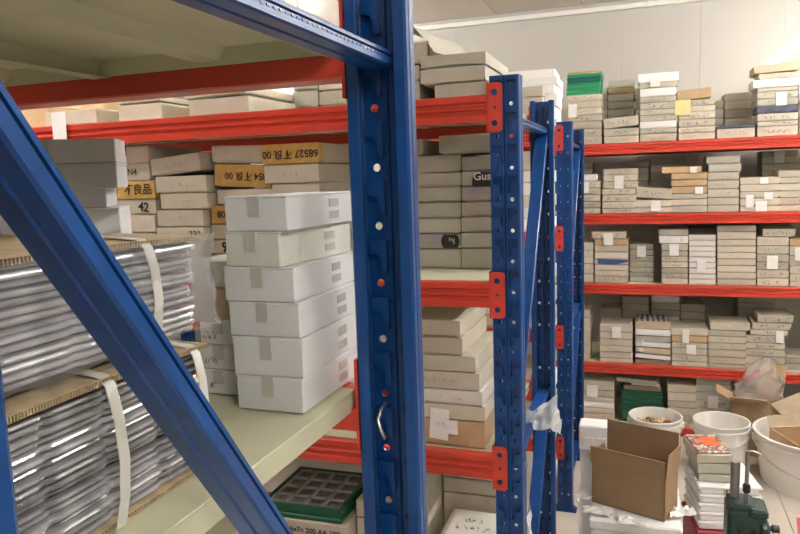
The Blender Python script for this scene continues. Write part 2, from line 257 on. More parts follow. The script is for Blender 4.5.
('third','front',5.03,0.24,1.062,'',[(0.894,1.064,0.0336,'p',0,1,[]),(0.893,1.063,0.0493,'p',0,1,[]),(0.891,1.061,0.0492,'p',0,0,[]),(0.889,1.058,0.0708,'p',0,0,[(0.026,0.07,0.038,0.125)]),(0.887,1.056,0.0597,'p',0,0,[]),(0.885,1.054,0.0487,'k',0,0,[])]),
('fourth','front',5.03,0.24,0.494,'',[(-0.486,-0.358,0.0542,'p',0,0,[]),(-0.486,-0.358,0.0559,'p',0,0,[]),(-0.486,-0.359,0.0496,'p',0,0,[]),(-0.486,-0.359,0.0494,'p',0,0,[]),(-0.485,-0.359,0.0493,'p',0,0,[]),(-0.485,-0.359,0.0553,'p',0,0,[]),(-0.485,-0.359,0.0613,'b',0,0,[])]),
('fourth','front',5.03,0.24,0.494,'',[(-0.288,-0.069,0.0304,'p',0,0,[]),(-0.289,-0.069,0.0453,'p',0,0,[]),(-0.289,-0.07,0.0464,'p',0,0,[]),(-0.289,-0.07,0.0463,'p',0,0,[]),(-0.289,-0.071,0.0511,'p',0,0,[]),(-0.289,-0.071,0.0546,'p',0,0,[(0.08,0.142,-0.041,0.041)])]),
('fourth','rear',5.33,0.24,0.494,'',[(-0.298,-0.153,0.273,'b',0,0,[]),(-0.298,-0.154,0.0576,'b',0,0,[])]),
('fourth','rear',5.33,0.24,0.494,'',[(-0.145,0.039,0.2664,'b',0,0,[]),(-0.145,0.039,0.0507,'b',0,0,[]),(-0.146,0.038,0.0505,'b',0,1,[]),(-0.146,0.037,0.0592,'b',0,1,[])]),
('fourth','rear',5.33,0.24,0.494,'',[(0.059,0.249,0.255,'w',0,0,[]),(0.059,0.248,0.0275,'w',0,0,[]),(0.058,0.248,0.05,'g',0,0,[]),(0.058,0.247,0.0536,'g',0,0,[]),(0.057,0.246,0.0534,'w',0,0,[])]),
('fourth','front',5.03,0.24,0.494,'V3',[(-0.049,0.181,0.0321,'r',0,0,[]),(-0.049,0.181,0.0301,'w',-3,0,[]),(-0.049,0.18,0.0409,'K',-3,0,[]),(-0.05,0.179,0.0372,'w',-2,0,[]),(-0.05,0.179,0.0419,'g',0,0,[]),(-0.051,0.178,0.0478,'w',-1,0,[]),(-0.051,0.177,0.0536,'K',0,0,[])]),
('fourth','front',5.03,0.24,0.494,'',[(0.19,0.416,0.0337,'p',0,0,[]),(0.189,0.415,0.0474,'p',0,1,[]),(0.189,0.414,0.0473,'p',0,1,[]),(0.188,0.413,0.0389,'p',0,1,[(0.094,0.154,-0.042,0.026)]),(0.187,0.412,0.0471,'k',0,0,[]),(0.182,0.414,0.0516,'p',0,0,[(0.072,0.115,-0.047,0.045)])]),
('fourth','rear',5.33,0.24,0.494,'',[(0.257,0.418,0.268,'b',0,0,[]),(0.255,0.417,0.0556,'b',0,0,[]),(0.255,0.416,0.0554,'b',0,0,[])]),
('fourth','front',5.03,0.24,0.494,'',[(0.422,0.654,0.0297,'p',0,0,[]),(0.421,0.652,0.0466,'p',0,0,[]),(0.42,0.651,0.0523,'p',0,0,[]),(0.419,0.65,0.0464,'p',0,0,[]),(0.418,0.648,0.0463,'p',0,0,[]),(0.417,0.647,0.0404,'b',0,0,[]),(0.428,0.669,0.0518,'p',0,0,[])]),
('fourth','front',5.03,0.24,0.494,'',[(0.654,0.884,0.0433,'p',0,1,[]),(0.652,0.882,0.0516,'p',0,1,[]),(0.651,0.88,0.0491,'p',0,1,[]),(0.65,0.879,0.0422,'p',0,1,[]),(0.648,0.877,0.0512,'p',0,1,[]),(0.673,0.893,0.0397,'p',0,1,[(0.151,0.195,-0.043,0.037)]),(0.684,0.909,0.0453,'p',0,1,[]),(0.715,0.924,0.0508,'p',1,1,[])]),
('fourth','rear',5.33,0.24,0.494,'',[(0.633,0.85,0.319,'g',0,0,[]),(0.631,0.848,0.048,'g',0,0,[]),(0.63,0.847,0.0359,'g',0,0,[]),(0.629,0.846,0.0418,'g',0,0,[])]),
('fourth','front',5.08,0.24,0.494,'',[(0.896,1.106,0.0436,'g',0,1,[]),(0.895,1.104,0.0512,'g',0,0,[])]),
('bottom','front',5.03,0.24,0.06,'',[(-0.409,-0.189,0.0455,'p',0,0,[]),(-0.409,-0.189,0.0441,'p',0,0,[]),(-0.409,-0.19,0.044,'w',0,0,[]),(-0.409,-0.19,0.0377,'p',0,0,[]),(-0.409,-0.19,0.0501,'p',0,0,[]),(-0.409,-0.191,0.0687,'p',0,0,[(0.03,0.106,-0.05,0.038)])]),
('bottom','front',5.03,0.24,0.06,'',[(0.171,0.355,0.0294,'p',0,0,[]),(0.17,0.354,0.0534,'p',0,0,[]),(0.169,0.353,0.0521,'p',0,0,[]),(0.168,0.352,0.0483,'p',0,0,[]),(0.167,0.351,0.0603,'p',0,0,[]),(0.166,0.35,0.0541,'p',0,0,[])]),
('bottom','front',5.03,0.24,0.06,'',[(0.353,0.57,0.0434,'b',0,0,[]),(0.352,0.568,0.0539,'b',0,0,[]),(0.351,0.567,0.0537,'b',0,0,[]),(0.35,0.566,0.0536,'b',0,1,[]),(0.349,0.564,0.0534,'g',0,0,[(0.074,0.139,-0.051,0.035)]),(0.348,0.563,0.0533,'g',0,0,[]),(0.347,0.562,0.0414,'g',0,0,[])]),
('mid2','front',1.9,0.3,1.549,'a',[(-1.672,-1.538,0.077,'p',0,0,[]),(-1.666,-1.532,0.0618,'p',0,0,[]),(-1.66,-1.527,0.0582,'p',0,0,[]),(-1.672,-1.52,0.0529,'p',0,0,[]),(-1.672,-1.516,0.0603,'y',0,0,[]),(-1.627,-1.532,0.0587,'p',0,0,[]),(-1.617,-1.531,0.0564,'p',0,0,[])]),
('mid2','front',1.9,0.3,1.549,'b',[(-1.534,-1.347,0.0594,'p',0,0,[]),(-1.53,-1.343,0.0484,'p',0,0,[]),(-1.525,-1.339,0.0481,'p',0,0,[]),(-1.516,-1.338,0.0567,'p',0,0,[]),(-1.497,-1.317,0.0533,'p',0,0,[]),(-1.509,-1.319,0.0559,'p',0,0,[]),(-1.522,-1.333,0.0572,'p',5,0,[])]),
('mid2','front',1.93,0.28,1.549,'c',[(-1.339,-1.187,0.0635,'p',0,0,[]),(-1.335,-1.184,0.0475,'p',0,0,[]),(-1.331,-1.18,0.0508,'p',0,0,[]),(-1.326,-1.176,0.0612,'y',0,0,[]),(-1.301,-1.1,0.0507,'p',0,0,[]),(-1.303,-1.102,0.0723,'y',-3,0,[]),(-1.309,-1.126,0.0562,'p',-2,0,[])]),
('mid2','front',1.9,0.28,1.549,'d',[(-1.096,-0.933,0.0647,'p',0,0,[]),(-1.093,-0.931,0.0555,'p',0,0,[]),(-1.089,-0.928,0.0551,'p',0,0,[]),(-1.086,-0.925,0.0547,'l',0,0,[]),(-1.082,-0.922,0.0557,'p',0,0,[]),(-1.106,-0.92,0.0579,'p',0,0,[]),(-1.106,-0.919,0.0628,'y',0,0,[])]),
('mid1','front',1.9,0.2,2.053,'e',[(-2.11,-1.935,0.0738,'k',0,0,[])]),
('mid1','front',1.9,0.3,2.053,'f',[(-1.949,-1.726,0.0523,'p',0,0,[])]),
('mid1','front',1.9,0.32,2.053,'q',[(-1.636,-1.469,0.0547,'p',0,0,[]),(-1.634,-1.468,0.018,'p',1,0,[])]),
('mid1','front',2.25,0.25,2.053,'g',[(-2.299,-2.015,0.0364,'p',0,0,[]),(-2.292,-2.009,0.0526,'p',0,0,[]),(-2.286,-2.005,0.0392,'k',0,0,[])]),
('mid1','front',1.9,0.34,2.053,'h',[(-1.362,-1.144,0.0531,'p',0,0,[]),(-1.378,-1.155,0.0257,'p',2,0,[])]),
('mid1','front',2.2,0.2,2.053,'i',[(-1.151,-1.058,0.039,'g',0,0,[]),(-1.148,-1.055,0.0552,'g',0,0,[]),(-1.145,-1.053,0.03,'g',0,0,[])]),
('mid1','front',2.2,0.2,2.053,'j',[(-1.054,-0.953,0.0392,'p',0,0,[]),(-1.052,-0.951,0.0495,'p',0,0,[]),(-1.049,-0.949,0.0329,'p',0,0,[])]),
('mid1','front',1.92,0.34,2.053,'k',[(-0.559,-0.407,0.0436,'g',0,0,[]),(-0.599,-0.414,0.0431,'g',0,0,[]),(-0.598,-0.413,0.0374,'g',0,0,[])]),
('mid1','front',1.94,0.3,2.053,'l',[(-0.702,-0.61,0.0622,'g',0,0,[]),(-0.701,-0.609,0.0435,'g',0,0,[])]),
('mid2','front',2.12,0.3,1.549,'m',[(-0.707,-0.546,0.0635,'g',0,0,[]),(-0.705,-0.545,0.048,'g',0,0,[]),(-0.703,-0.544,0.0493,'g',0,0,[]),(-0.702,-0.543,0.0498,'g',0,0,[]),(-0.7,-0.542,0.0487,'g',0,0,[]),(-0.699,-0.541,0.0453,'g',0,0,[]),(-0.697,-0.539,0.0543,'g',0,0,[])]),
('mid2','front',2.12,0.3,1.549,'n',[(-0.543,-0.405,0.0654,'g',0,0,[]),(-0.542,-0.405,0.0492,'g',0,0,[]),(-0.541,-0.404,0.0489,'g',0,0,[]),(-0.539,-0.403,0.0463,'g',0,0,[]),(-0.538,-0.403,0.0484,'g',0,0,[]),(-0.537,-0.402,0.0473,'g',0,0,[]),(-0.536,-0.401,0.0448,'g',0,0,[])]),
('mid3','front',1.9,0.34,1.052,'o',[(-0.672,-0.428,0.0792,'k',0,0,[]),(-0.67,-0.427,0.046,'p',0,0,[]),(-0.669,-0.435,0.0457,'W',0,0,[]),(-0.673,-0.443,0.0532,'p',0,0,[]),(-0.677,-0.453,0.0495,'b',0,0,[]),(-0.675,-0.49,0.0519,'p',0,0,[]),(-0.673,-0.497,0.0516,'p',0,0,[])])]
# ================================================================ the room
X0, X1, Y0, Y1, ZC = -4.0, 3.4, -6.2, 5.75, 3.12
mb = MB(); mb.box(X0, X1, Y0, Y1, -.12, -.006); floor = struct(obj('floor', mb, 'grout'))
T = .6; mb = MB(); mb.cbox(.0015, T-.0015, .0015, T-.0015, -.006, 0, .0008); tile_me = mb.mesh('floor_tile', 'tile')
ty = -6.2
for j in range(21):
    for i in range(12):
        if ty + (j+1)*T > Y1 + .3: continue
        link('floor_tile', tile_me, floor, (X0 + .13 + i*T - .2, ty + j*T, 0))
# back wall of wide enamelled panels with fine vertical joints
mb = MB(); mb.box(X0, X1, Y1 + .012, Y1 + .1, -.1, ZC); wb = struct(obj('wall_back', mb, 'wall'))
seams = [X0, -2.45, -1.485, -.176, .376, .93, 1.6, 2.3, X1]
for a, b in zip(seams[:-1], seams[1:]):
    mb = MB(); mb.cbox(a + .0005, b - .0005, Y1, Y1 + .014, 0, ZC, .0008); obj('wall_panel', mb, 'wall', wb)
for nm, bx in (('wall_left', (X0 - .1, X0, Y0, Y1, -.1, ZC)), ('wall_right', (X1, X1 + .1, Y0, Y1, -.1, ZC)), ('wall_front', (X0, X1, Y0 - .1, Y0, -.1, ZC))):
    mb = MB(); mb.box(*bx); struct(obj(nm, mb, 'wallfar'))
mb = MB(); mb.box(X0 - .1, X1 + .1, Y0 - .1, Y1 + .1, ZC + .012, ZC + .1); ce = struct(obj('ceiling', mb, 'grout'))
cs = [X0, -3.1, -2.1, -1.14, -.47, .45, 1.4, 2.3, X1]
for a, b in zip(cs[:-1], cs[1:]):
    mb = MB(); mb.cbox(a + .003, b - .003, Y0, Y1, ZC, ZC + .014, .002); obj('ceiling_panel', mb, 'ceil', ce)
# white cable duct under the ceiling, in two lengths with a joint clip
mb = MB(); mb.cbox(X0, .02, Y1 - .035, Y1, 3.052, 3.088, .004); mb.cbox(.03, X1, Y1 - .035, Y1, 3.052, 3.088, .004); mb.cbox(.008, .042, Y1 - .037, Y1, 3.049, 3.091, .002)
struct(obj('trim_1', mb, 'trim'))
for k, (lx, ly, a) in enumerate(LAMPS):
    place = ['above the right aisle by the buckets', 'above the right end of the back rack', 'above the camera aisle, right side', 'behind the camera near the front wall', 'above the left end of the near racks', 'above the left end of the back aisle', 'in the open area behind the camera', 'in the far right corner behind the camera', 'in the far left corner behind the camera'][k]
    t = thing('tube_lamp', 'white ceiling tube lamp ' + place, 'lamp', (lx, ly, ZC), (0, 0, a), 'ceiling tube lamps')
    mb = MB(); mb.cbox(-.62, .62, -.03, .03, -.05, 0, .006); obj('housing', mb, 'lampbody', t)
    mb = MB(); mb.tube([(-.59, 0, -.075), (.59, 0, -.075)], .016, 12); obj('tube', mb, 'tube', t, smooth=True)
    for sx in (-1, 1):
        mb = MB(); mb.cbox(sx*.605 - .015, sx*.605 + .015, -.018, .018, -.1, -.045, .004); obj('end_cap', mb, 'lampbody', t)

# ================================================================ racking
PW, PD = .0425, .046
def plate_cell(x0, x1, z0, z1, poly):
    """flat rectangle with a hole of any outline: vertices, faces, and the hole's loop"""
    bm = bmesh.new(); rect = [bm.verts.new((x, 0, z)) for x, z in ((x0, z0), (x1, z0), (x1, z1), (x0, z1))]; hole = [bm.verts.new((x, 0, z)) for x, z in poly]
    ed = [bm.edges.new((r[i], r[(i+1) % len(r)])) for r in (rect, hole) for i in range(len(r))]
    bmesh.ops.triangle_fill(bm, use_beauty=True, use_dissolve=False, edges=ed, normal=(0, -1, 0))
    bm.verts.index_update(); V_ = [tuple(v.co) for v in bm.verts]; F_ = [tuple(v.index for v in f.verts) for f in bm.faces]
    bm.free(); return V_, F_, [4 + i for i in range(len(poly))]
def put_cell(mb, tpl, dz, depth, closed, y=0.0, dx=0.0):
    V_, F_, H_ = tpl; n = len(V_); m_ = len(H_)
    vs_ = [(p[0] + dx, y, p[2] + dz) for p in V_] + [(V_[i][0] + dx, y + depth, V_[i][2] + dz) for i in H_]
    fs = list(F_) + [(H_[i], H_[(i+1) % m_], n + (i+1) % m_, n + i) for i in range(m_)]
    if closed: fs.append(tuple(n + i for i in range(m_)))
    mb.add(vs_, fs)
def circle(cx, cz, r, n=12): return [(cx + r*math.cos(2*PI*i/n), cz + r*math.sin(2*PI*i/n)) for i in range(n)]
KEY = [(-.0125, .023), (.0105, .023), (.0125, .021), (.0125, -.021), (.0115, -.023), (.0075, -.023), (.0055, -.020), (.0040, -.004), (-.001, .002), (-.0125, .004)]
def make_post(Ht, PITCH, phase):
    mb = MB(); n = int((Ht - phase)/PITCH); z = phase
    tp = []
    for s_ in (-1, 1):
        a, b = (-.036, -.002) if s_ < 0 else (.002, .036); cx = s_*.019
        tp.append((plate_cell(a, b, 0, .026, circle(cx, .013, .0055)), plate_cell(a, b, .026, PITCH, [(cx - s_*x, .051 + zz) for x, zz in KEY])))
    for a, b in ((-.036, -.002), (.002, .036)): mb.add([(a, 0, 0), (b, 0, 0), (b, 0, z), (a, 0, z)], [(0, 1, 2, 3)])
    for k in range(n):
        for c1, c2 in tp: put_cell(mb, c1, z, .003, False); put_cell(mb, c2, z, .010, True)
        z += PITCH
    for a, b in ((-.036, -.002), (.002, .036)): mb.add([(a, 0, z), (b, 0, z), (b, 0, Ht), (a, 0, Ht)], [(0, 1, 2, 3)])
    mb.add([(-.002, 0, 0), (0, .003, 0), (.002, 0, 0), (-.002, 0, Ht), (0, .003, Ht), (.002, 0, Ht)], [(0, 1, 4, 3), (1, 2, 5, 4)])
    for s_ in (-1, 1):
        pr = [(.036, 0), (.0385, .001), (.040, .005), (.0405, .022), (.039, .025), (.041, .028), (PW, PD-.004), (PW-.003, PD), (.026, PD), (.024, PD-.002), (.024, PD-.011), (.0255, PD-.011), (.0255, PD-.004), (.0405, PD-.004), (.0405, PD-.008), (.0385, .007)]
        vs = [(s_*x, y, 0) for x, y in pr] + [(s_*x, y, Ht) for x, y in pr]; m_ = len(pr)
        mb.add(vs, [(i, i+1, m_+i+1, m_+i) for i in range(m_-1)])
    return mb.mesh('post', 'blue')
def make_plate(side):         # red hook plate on the post face, with two teardrops and a pin hole
    mb = MB(); a, b = (-PW-.002, -.004) if side < 0 else (.004, PW+.002); h = .065
    cw = (a+b)/2; y = -.004
    tear = lambda zc: [(cw + .0095*math.cos(t) * (1 if math.cos(t) < 0 else .75), zc + .0095*math.sin(t)*(1 if math.sin(t) < 0 else .75)) for t in [2*PI*i/12 for i in range(12)]]
    for z0, z1, pl in ((-h + .003, -.02, tear(-.04)), (-.02, .02, circle(cw, 0, .004)), (.02, h - .003, tear(.04))):
        put_cell(mb, plate_cell(a + .004, b - .004, z0, z1, pl), 0, .004, False, y)
    e = .004                       # rim strips round the plate
    mb.add([(a, y, -h+.006), (a+e, y, -h+.003), (a+e, y, h-.003), (a, y, h-.006)], [(0, 1, 2, 3)]); mb.add([(b-e, y, -h+.003), (b, y, -h+.006), (b, y, h-.006), (b-e, y, h-.003)], [(0, 1, 2, 3)])
    for s_ in (-1, 1): mb.add([(a+e, y, s_*(h-.003)), (b-e, y, s_*(h-.003)), (b-e-.003, y, s_*h), (a+e+.003, y, s_*h)], [(0, 1, 2, 3)])
    xo = a if side < 0 else b      # return flange along the side of the post, toward the beam end
    mb.box(xo - .002, xo + .002, y, .046, -h, h)
    xi = b if side < 0 else a
    mb.box(min(xi, xi), max(xi, xi) + .0004, y, -.0005, -h + .006, h - .006)
    return mb.mesh('hook_plate', 'red')
BEAM = [(-.004, 0), (-.004, .018), (.002, .022), (.002, .029), (-.004, .033), (-.004, .038), (.002, .042), (.002, .049), (-.004, .053), (-.004, .068), (-.001, .071), (.024, .071), (.024, .043), (.043, .043), (.045, .041), (.045, .003), (.042, 0)]
POST_H = 2.1
post_a = make_post(POST_H, .0797, .0094); post_b = make_post(POST_H, .0838, .0014); plate_me = {-1: make_plate(-1), 1: make_plate(1)}
BR = [(-.020, -.010), (.018, -.010), (.0205, -.008), (.0205, .0015), (.013, .0022), (.013, .0036), (.0205, .0043), (.0205, .008), (.018, .010), (-.020, .010), (-.021, .008), (-.021, -.008)]
def brace(name, root, x, a, b, crimps=True):
    d = Vector((0, b[0]-a[0], b[1]-a[1])).normalized(); n_ = Vector((1, 0, 0)).cross(d) * -1
    if n_.z < 0: n_ = -n_
    mb = MB(); mb.prism(BR, (x, *a), (x, *b), (1, 0, 0), n_)
    # shallow pressed ridge on the under flange
    mb.prism([(-.006, -.010), (.002, -.010), (0, -.0115), (-.004, -.0115)], (x, *a), (x, *b), (1, 0, 0), n_)
    o = obj(name, mb, 'blue2', root)
    if crimps:
        mc = MB(); L = (Vector((0, *b)) - Vector((0, *a))).length; k = int(L/.011)
        for i in range(k):
            p = Vector((x + .0205, *a)) + d*(.01 + i*.011) - n_*.001
            mx = Matrix((( 1, 0, 0, p.x), (0, d.y, n_.y, p.y), (0, d.z, n_.z, p.z), (0, 0, 0, 1)))
            mc.box(-.001, .0008, -.0028, .0028, -.0012, .0012, mtx=mx)
        obj('crimp_row', mc, 'blue2', o)
    return o
def make_rack(label, xr, yf, L, D, levels, flip, dtop=1.985, dlow=1.037, posts=((0, 0), (0, 1), (1, 0), (1, 1)), bh=1.0, pz=-.035, post_me=None, braces=True):
    post_me = post_me or post_b
    root = thing('storage_rack', label, 'rack', (xr, yf, 0), group='blue and red storage racks')
    for i, j in posts:
        p = link('post', post_me, root, (-L*i, D*j, 0), (0, 0, PI*j))
        mb = MB(); mb.box(-.06, .06, -.01, PD + .01, 0, .006); mb.cbox(-.05, .05, -.004, PD + .004, .006, .02, .003); obj('foot_plate', mb, 'blue', p)
    if braces:
      for i in (0, 1):
        a, b = PD - .02, D - PD + .02
        for z in (1.992, 1.02, .12): brace('horizontal_brace', root, -L*i, (a, z), (b, z), i == 0)
        dg = [(dtop, dlow), (.98, .16)]
        for z1, z0 in dg:
            brace('diagonal_brace', root, -L*i, *(((a, z1), (b, z0)) if not flip else ((a, z0), (b, z1))), crimps=False)
        for z in (1.02,):
            for yy in (PD - .012, D - PD + .012):
                mb = MB(); mb.tube([(PW - .001, yy, z), (PW + .006, yy, z)], .006, 6); obj('bolt', mb, 'zinc', root, (-L*i, 0, 0))
    for zt in levels:
        zb = zt - .071*bh
        for j in (0, 1):
            mb = MB(); s_ = 1 if j == 0 else -1
            mb.prism([(q, h*bh) for q, h in BEAM], (-L + PW + .003, 0, 0), (-PW - .003, 0, 0), (0, s_, 0), (0, 0, 1))
            bm = obj('beam', mb, 'red', root, (0, D*j, zb))
            for i in (0, 1):
                side = -1 if i == 0 else 1
                link('hook_plate', plate_me[side if j == 0 else -side], bm, (-L*i, 0, .071*bh + pz), (0, 0, PI*j))
        # sheet-steel deck boards dropped between the beams
        n = 6; wd = (L - 2*PW - .02)/n
        for k in range(n):
            a = -L + PW + .01 + k*wd + .001; b = a + wd - .002; zl = zt - .027
            y0, y1 = .006, D - .006
            mb = MB(); mb.cbox(a, b, y0, y1, zt - .003, zt - .0005, .0008)
            for ye in (y0 + .042, y1 - .044): mb.box(a + .002, b - .002, ye, ye + .002, zl, zt - .003)
            mb.box(a, a + .0018, y0 + .02, y1 - .02, zl, zt - .003); mb.box(b - .0018, b, y0 + .02, y1 - .02, zl, zt - .003)
            mb.box(a, a + .014, y0 + .02, y1 - .02, zl - .0015, zl); mb.box(b - .014, b, y0 + .02, y1 - .02, zl - .0015, zl)
            mb.prism([(-.03, 0), (-.018, -.018), (.018, -.018), (.03, 0)], ((a+b)/2, y0 + .04, zt - .003), ((a+b)/2, y1 - .04, zt - .003), (1, 0, 0), (0, 0, 1))
            obj('deck_board', mb, 'deck', root)
    return root
LV = [2.053, 1.549, 1.052, .45]
rack1 = make_rack('nearest blue rack with the wrapped tray bundles, seen through its end frame', -.327, .194, 2.4, .704, [2.029, 1.549, 1.052, .45], False, dtop=1.957, dlow=1.034, bh=.8, pz=-.018, post_me=post_a)
rack2 = make_rack('middle blue rack across the first aisle, with yellow taped cartons', -.353, 1.86, 2.4, .76, LV, True)
rack3 = make_rack('far blue rack with white boxes on top, just before the back rack', -.393, 3.69, 2.4, .76, [2.053, 1.535, 1.01, .395], True)
rack4 = make_rack('long rack along the back wall, packed with flat buff cartons', 1.9, 5.0, 2.6, .66, [2.027, 1.549, 1.062, .494, .06], True, braces=False)
# bent safety clip hanging in the hollow of the nearest rack's rear post
mb = MB(); mb.tube([(-.014, .69, 1.527), (-.017, .678, 1.52), (-.018, .670, 1.508), (-.015, .668, 1.496), (-.009, .67, 1.482)], .0035, 8)
obj('safety_clip', mb, 'zinc', rack1, smooth=True)

# ================================================================ cartons
COLN = {'p': 'buff', 'b': 'grey-buff', 'g': 'grey', 'k': 'brown kraft', 'K': 'light kraft', 'w': 'white', 'W': 'off-white', 'n': 'dark blue wrapped', 'r': 'brown', 'y': 'yellow-taped', 'l': 'lilac'}
def carton_mb(wd, dp, h, gap=.010, bow=.004, part='all', seg=5):
    """telescoping flat carton: origin at the middle of the front bottom edge, front on y=0"""
    gap = min(gap, h*.24); mb = MB(); j = lambda s=.0012: random.uniform(-s, s)
    if part in ('all', 'base'):
        mb.box(-wd/2 + .007, wd/2 - .007, .008, dp - .006, .0005, h - .004)
    if part in ('all', 'lid'):
        per = [(-wd/2 + wd*i/seg, 0) for i in range(seg + 1)] + [(wd/2, dp*.5), (wd/2, dp), (-wd/2, dp), (-wd/2, dp*.5)]
        n = len(per); lo, mid, hi = [], [], []
        sk = random.uniform(-.35, 1.0) * bow
        for i, (x, y) in enumerate(per):
            t = 1 - (2*x/wd)**2 if y == 0 else 0
            jj = j()
            lo.append((x, y + random.uniform(-.0006, .0006), gap*.5 + sk*t + (jj if gap > .003 else 0)))
            mid.append((x, y, h - .0022)); hi.append((x*(1 - .004/wd), min(max(y, .0022), dp - .0022), h - .0002 + random.uniform(-.0006, .0004)))
        hi = [(x, y, h - .0006) for x, y, z in hi]
        fs = [(k*n + i, k*n + (i+1) % n, (k+1)*n + (i+1) % n, (k+1)*n + i) for k in (0, 1) for i in range(n)] + [tuple(2*n + i for i in range(n))]
        mb.add(lo + mid + hi, fs)
    return mb
def scribble_mb(wd, h, n, size, seed=None):
    rr = random.Random(seed if seed is not None else random.random()); mb = MB(); x = -wd/2
    st = wd/max(1, n); th = size*.055
    for g in range(n):
        if rr.random() < .22 and n > 3: x += st; continue
        for s_ in range(rr.choice((2, 2, 3, 3))):
            p = (x + rr.uniform(.05, .55)*st, rr.uniform(-.5, .5)*size)
            for q in range(rr.choice((1, 2, 2))):
                e = (min(x + st*.9, max(x, p[0] + rr.uniform(-.45, .5)*st)), max(-size*.5, min(size*.5, p[1] + rr.uniform(-.7, .7)*size)))
                d = Vector((e[0]-p[0], e[1]-p[1]))
                if d.length < 1e-4: continue
                nrm = Vector((-d.y, d.x)).normalized()*th
                mb.add([(p[0]-nrm.x, 0, p[1]-nrm.y), (e[0]-nrm.x, 0, e[1]-nrm.y), (e[0]+nrm.x, 0, e[1]+nrm.y), (p[0]+nrm.x, 0, p[1]+nrm.y)], [(0, 1, 2, 3)])
                p = e
        x += st
    return mb
def paper_mb(x0, x1, z0, z1, curl=.004):
    mb = MB(); rows = []
    for r in range(4):
        t = r/3; z = z1 + (z0 - z1)*t
        rows.append([(x0 + (x1-x0)*q/2, -.0012 - curl*t*t*(1 + .5*(q - 1)), z) for q in range(3)])
    mb.grid(rows); return mb
rngc = random.Random(3)
sh_names = {'top': 'top', 'second': 'second', 'third': 'third', 'fourth': 'fourth', 'bottom': 'bottom'}
CART = {}
def build_stacks():
    order = {}
    for s in STACKS: order.setdefault((s[0], s[1]), []).append(s)
    for (shelf, row), lst in order.items():
        lst.sort(key=lambda s: s[6][0][0])
        for si, s in enumerate(lst):
            shelf, row, yf, dp, zb, nm, boxes = s; z = zb; nb = len(boxes)
            for bi, (x0, x1, h, col, tilt, ink, tags) in enumerate(boxes):
                near = shelf.startswith('mid')
                cname = COLN[col]
                if near:
                    lab = None
                else:
                    pos = 'top carton' if bi == nb-1 and nb > 1 else 'bottom carton' if bi == 0 and nb > 1 else 'carton %s up' % ORD[bi+1] if nb > 1 else 'single carton'
                    rw = 'stack' if row == 'front' else 'rear-row stack'
                    lab = '%s %s of the %s %s from left, back rack %s shelf' % (cname, pos, ORD[si+1], rw, sh_names[shelf])
                wd = x1 - x0; a = math.radians(tilt)
                lift = abs(math.sin(a))*wd/2*.98
                rz = math.radians(rngc.uniform(-1.1, 1.1))
                loc = ((x0+x1)/2, yf + rngc.uniform(-.0025, .003), z + lift); rot = (0, -a, rz)
                if near:
                    o = thing('carton', 'x', 'carton', loc, rot, 'cartons on the middle rack')
                    obj('lid', carton_mb(wd, dp, h, .008, .004, 'lid', 7), col, o); obj('box_base', carton_mb(wd, dp, h, .008, .004, 'base'), col, o)
                else:
                    o = obj('carton', carton_mb(wd, dp, h), col, None, loc, rot); tag(o, lab, 'carton', 'flat cartons on the back rack')
                CART[(shelf, row, nm or str(si), bi)] = o; o['_x'] = wd; o['_h'] = h; o['_d'] = dp
                if near: o['_si'] = si; o['_col'] = cname; o['_nb'] = nb
                if ink and h > .02:
                    sz = min(.021, h*.5); n = rngc.choice((5, 6, 7))
                    obj('handwriting', scribble_mb(wd*rngc.uniform(.55, .78), h, n, sz, rngc.random()), 'ink' if rngc.random() < .7 else 'greyink', o, (rngc.uniform(-.01, .015), -.0012, h*.5))
                elif not near and col in 'pb' and row == 'front' and rngc.random() < .35 and h > .025:
                    obj('handwriting', scribble_mb(wd*.35, h, 3, h*.3, rngc.random()), 'greyink', o, (rngc.uniform(-.03, .03), -.0012, h*.5))
                for tx0, tx1, tz0, tz1 in tags:
                    tz0 = max(tz0, zb - z + .002)
                    note = (shelf == 'top' and nm == 'T4')
                    obj('paper_note' if note else 'paper_tag', paper_mb(tx0 - wd/2, tx1 - wd/2, tz0, tz1), 'note' if note else 'paper', o, (0, -.0065, 0))
                    if not near: o['label'] = o['label'].replace(' carton', (' carton with yellow note,' if note else ' carton with white tag,'), 1) if len(o['label'].split()) < 14 else o['label']
                z += h + (lift*1.2 if lift else 0)
build_stacks()
NEAR = {'a': 'stack beside the pale grey boxes', 'b': 'leaning-top stack left of centre', 'c': 'stack with two yellow cartons', 'd': 'stack behind the white boxes',
        'e': 'at the far left end', 'f': 'with a white tag hanging below', 'g': 'rear row at far left', 'q': 'pair left of the tilted-lid pile', 'h': 'tilted-lid pile at centre', 'i': 'small grey pile', 'j': 'small buff pile by the post',
        'k': 'three-carton pile by the corner post', 'l': 'pile under the open-flap box', 'm': 'left column beside the round badge', 'n': 'right column by the corner post', 'o': 'tall pile by the corner post'}
SHN = {'mid1': 'top', 'mid2': 'second', 'mid3': 'third'}
for (shelf, row, nm, bi), o in CART.items():
    if shelf.startswith('mid'):
        nb = o['_nb']; pos = 'top' if bi == nb-1 else ORD[bi+1] + ' up' if bi else 'bottom'
        if nb == 1: pos = 'single'
        o['label'] = '%s carton, %s, %s, middle rack %s shelf' % (o['_col'], pos, NEAR[nm], SHN[shelf])
def near(shelf, nm, from_top):
    n = max(k[3] for k in CART if k[0] == shelf and k[2] == nm)
    return CART[(shelf, 'front', nm, n - from_top)]
def write(parent, s, size, x, z, m='ink', flip=False, bold=.0006, y=-.0034, lean=0):
    return link('handwriting', text_mesh(s, size, m, bold), parent, (x, y, z), (PI/2, (PI if flip else 0) + lean, 0))
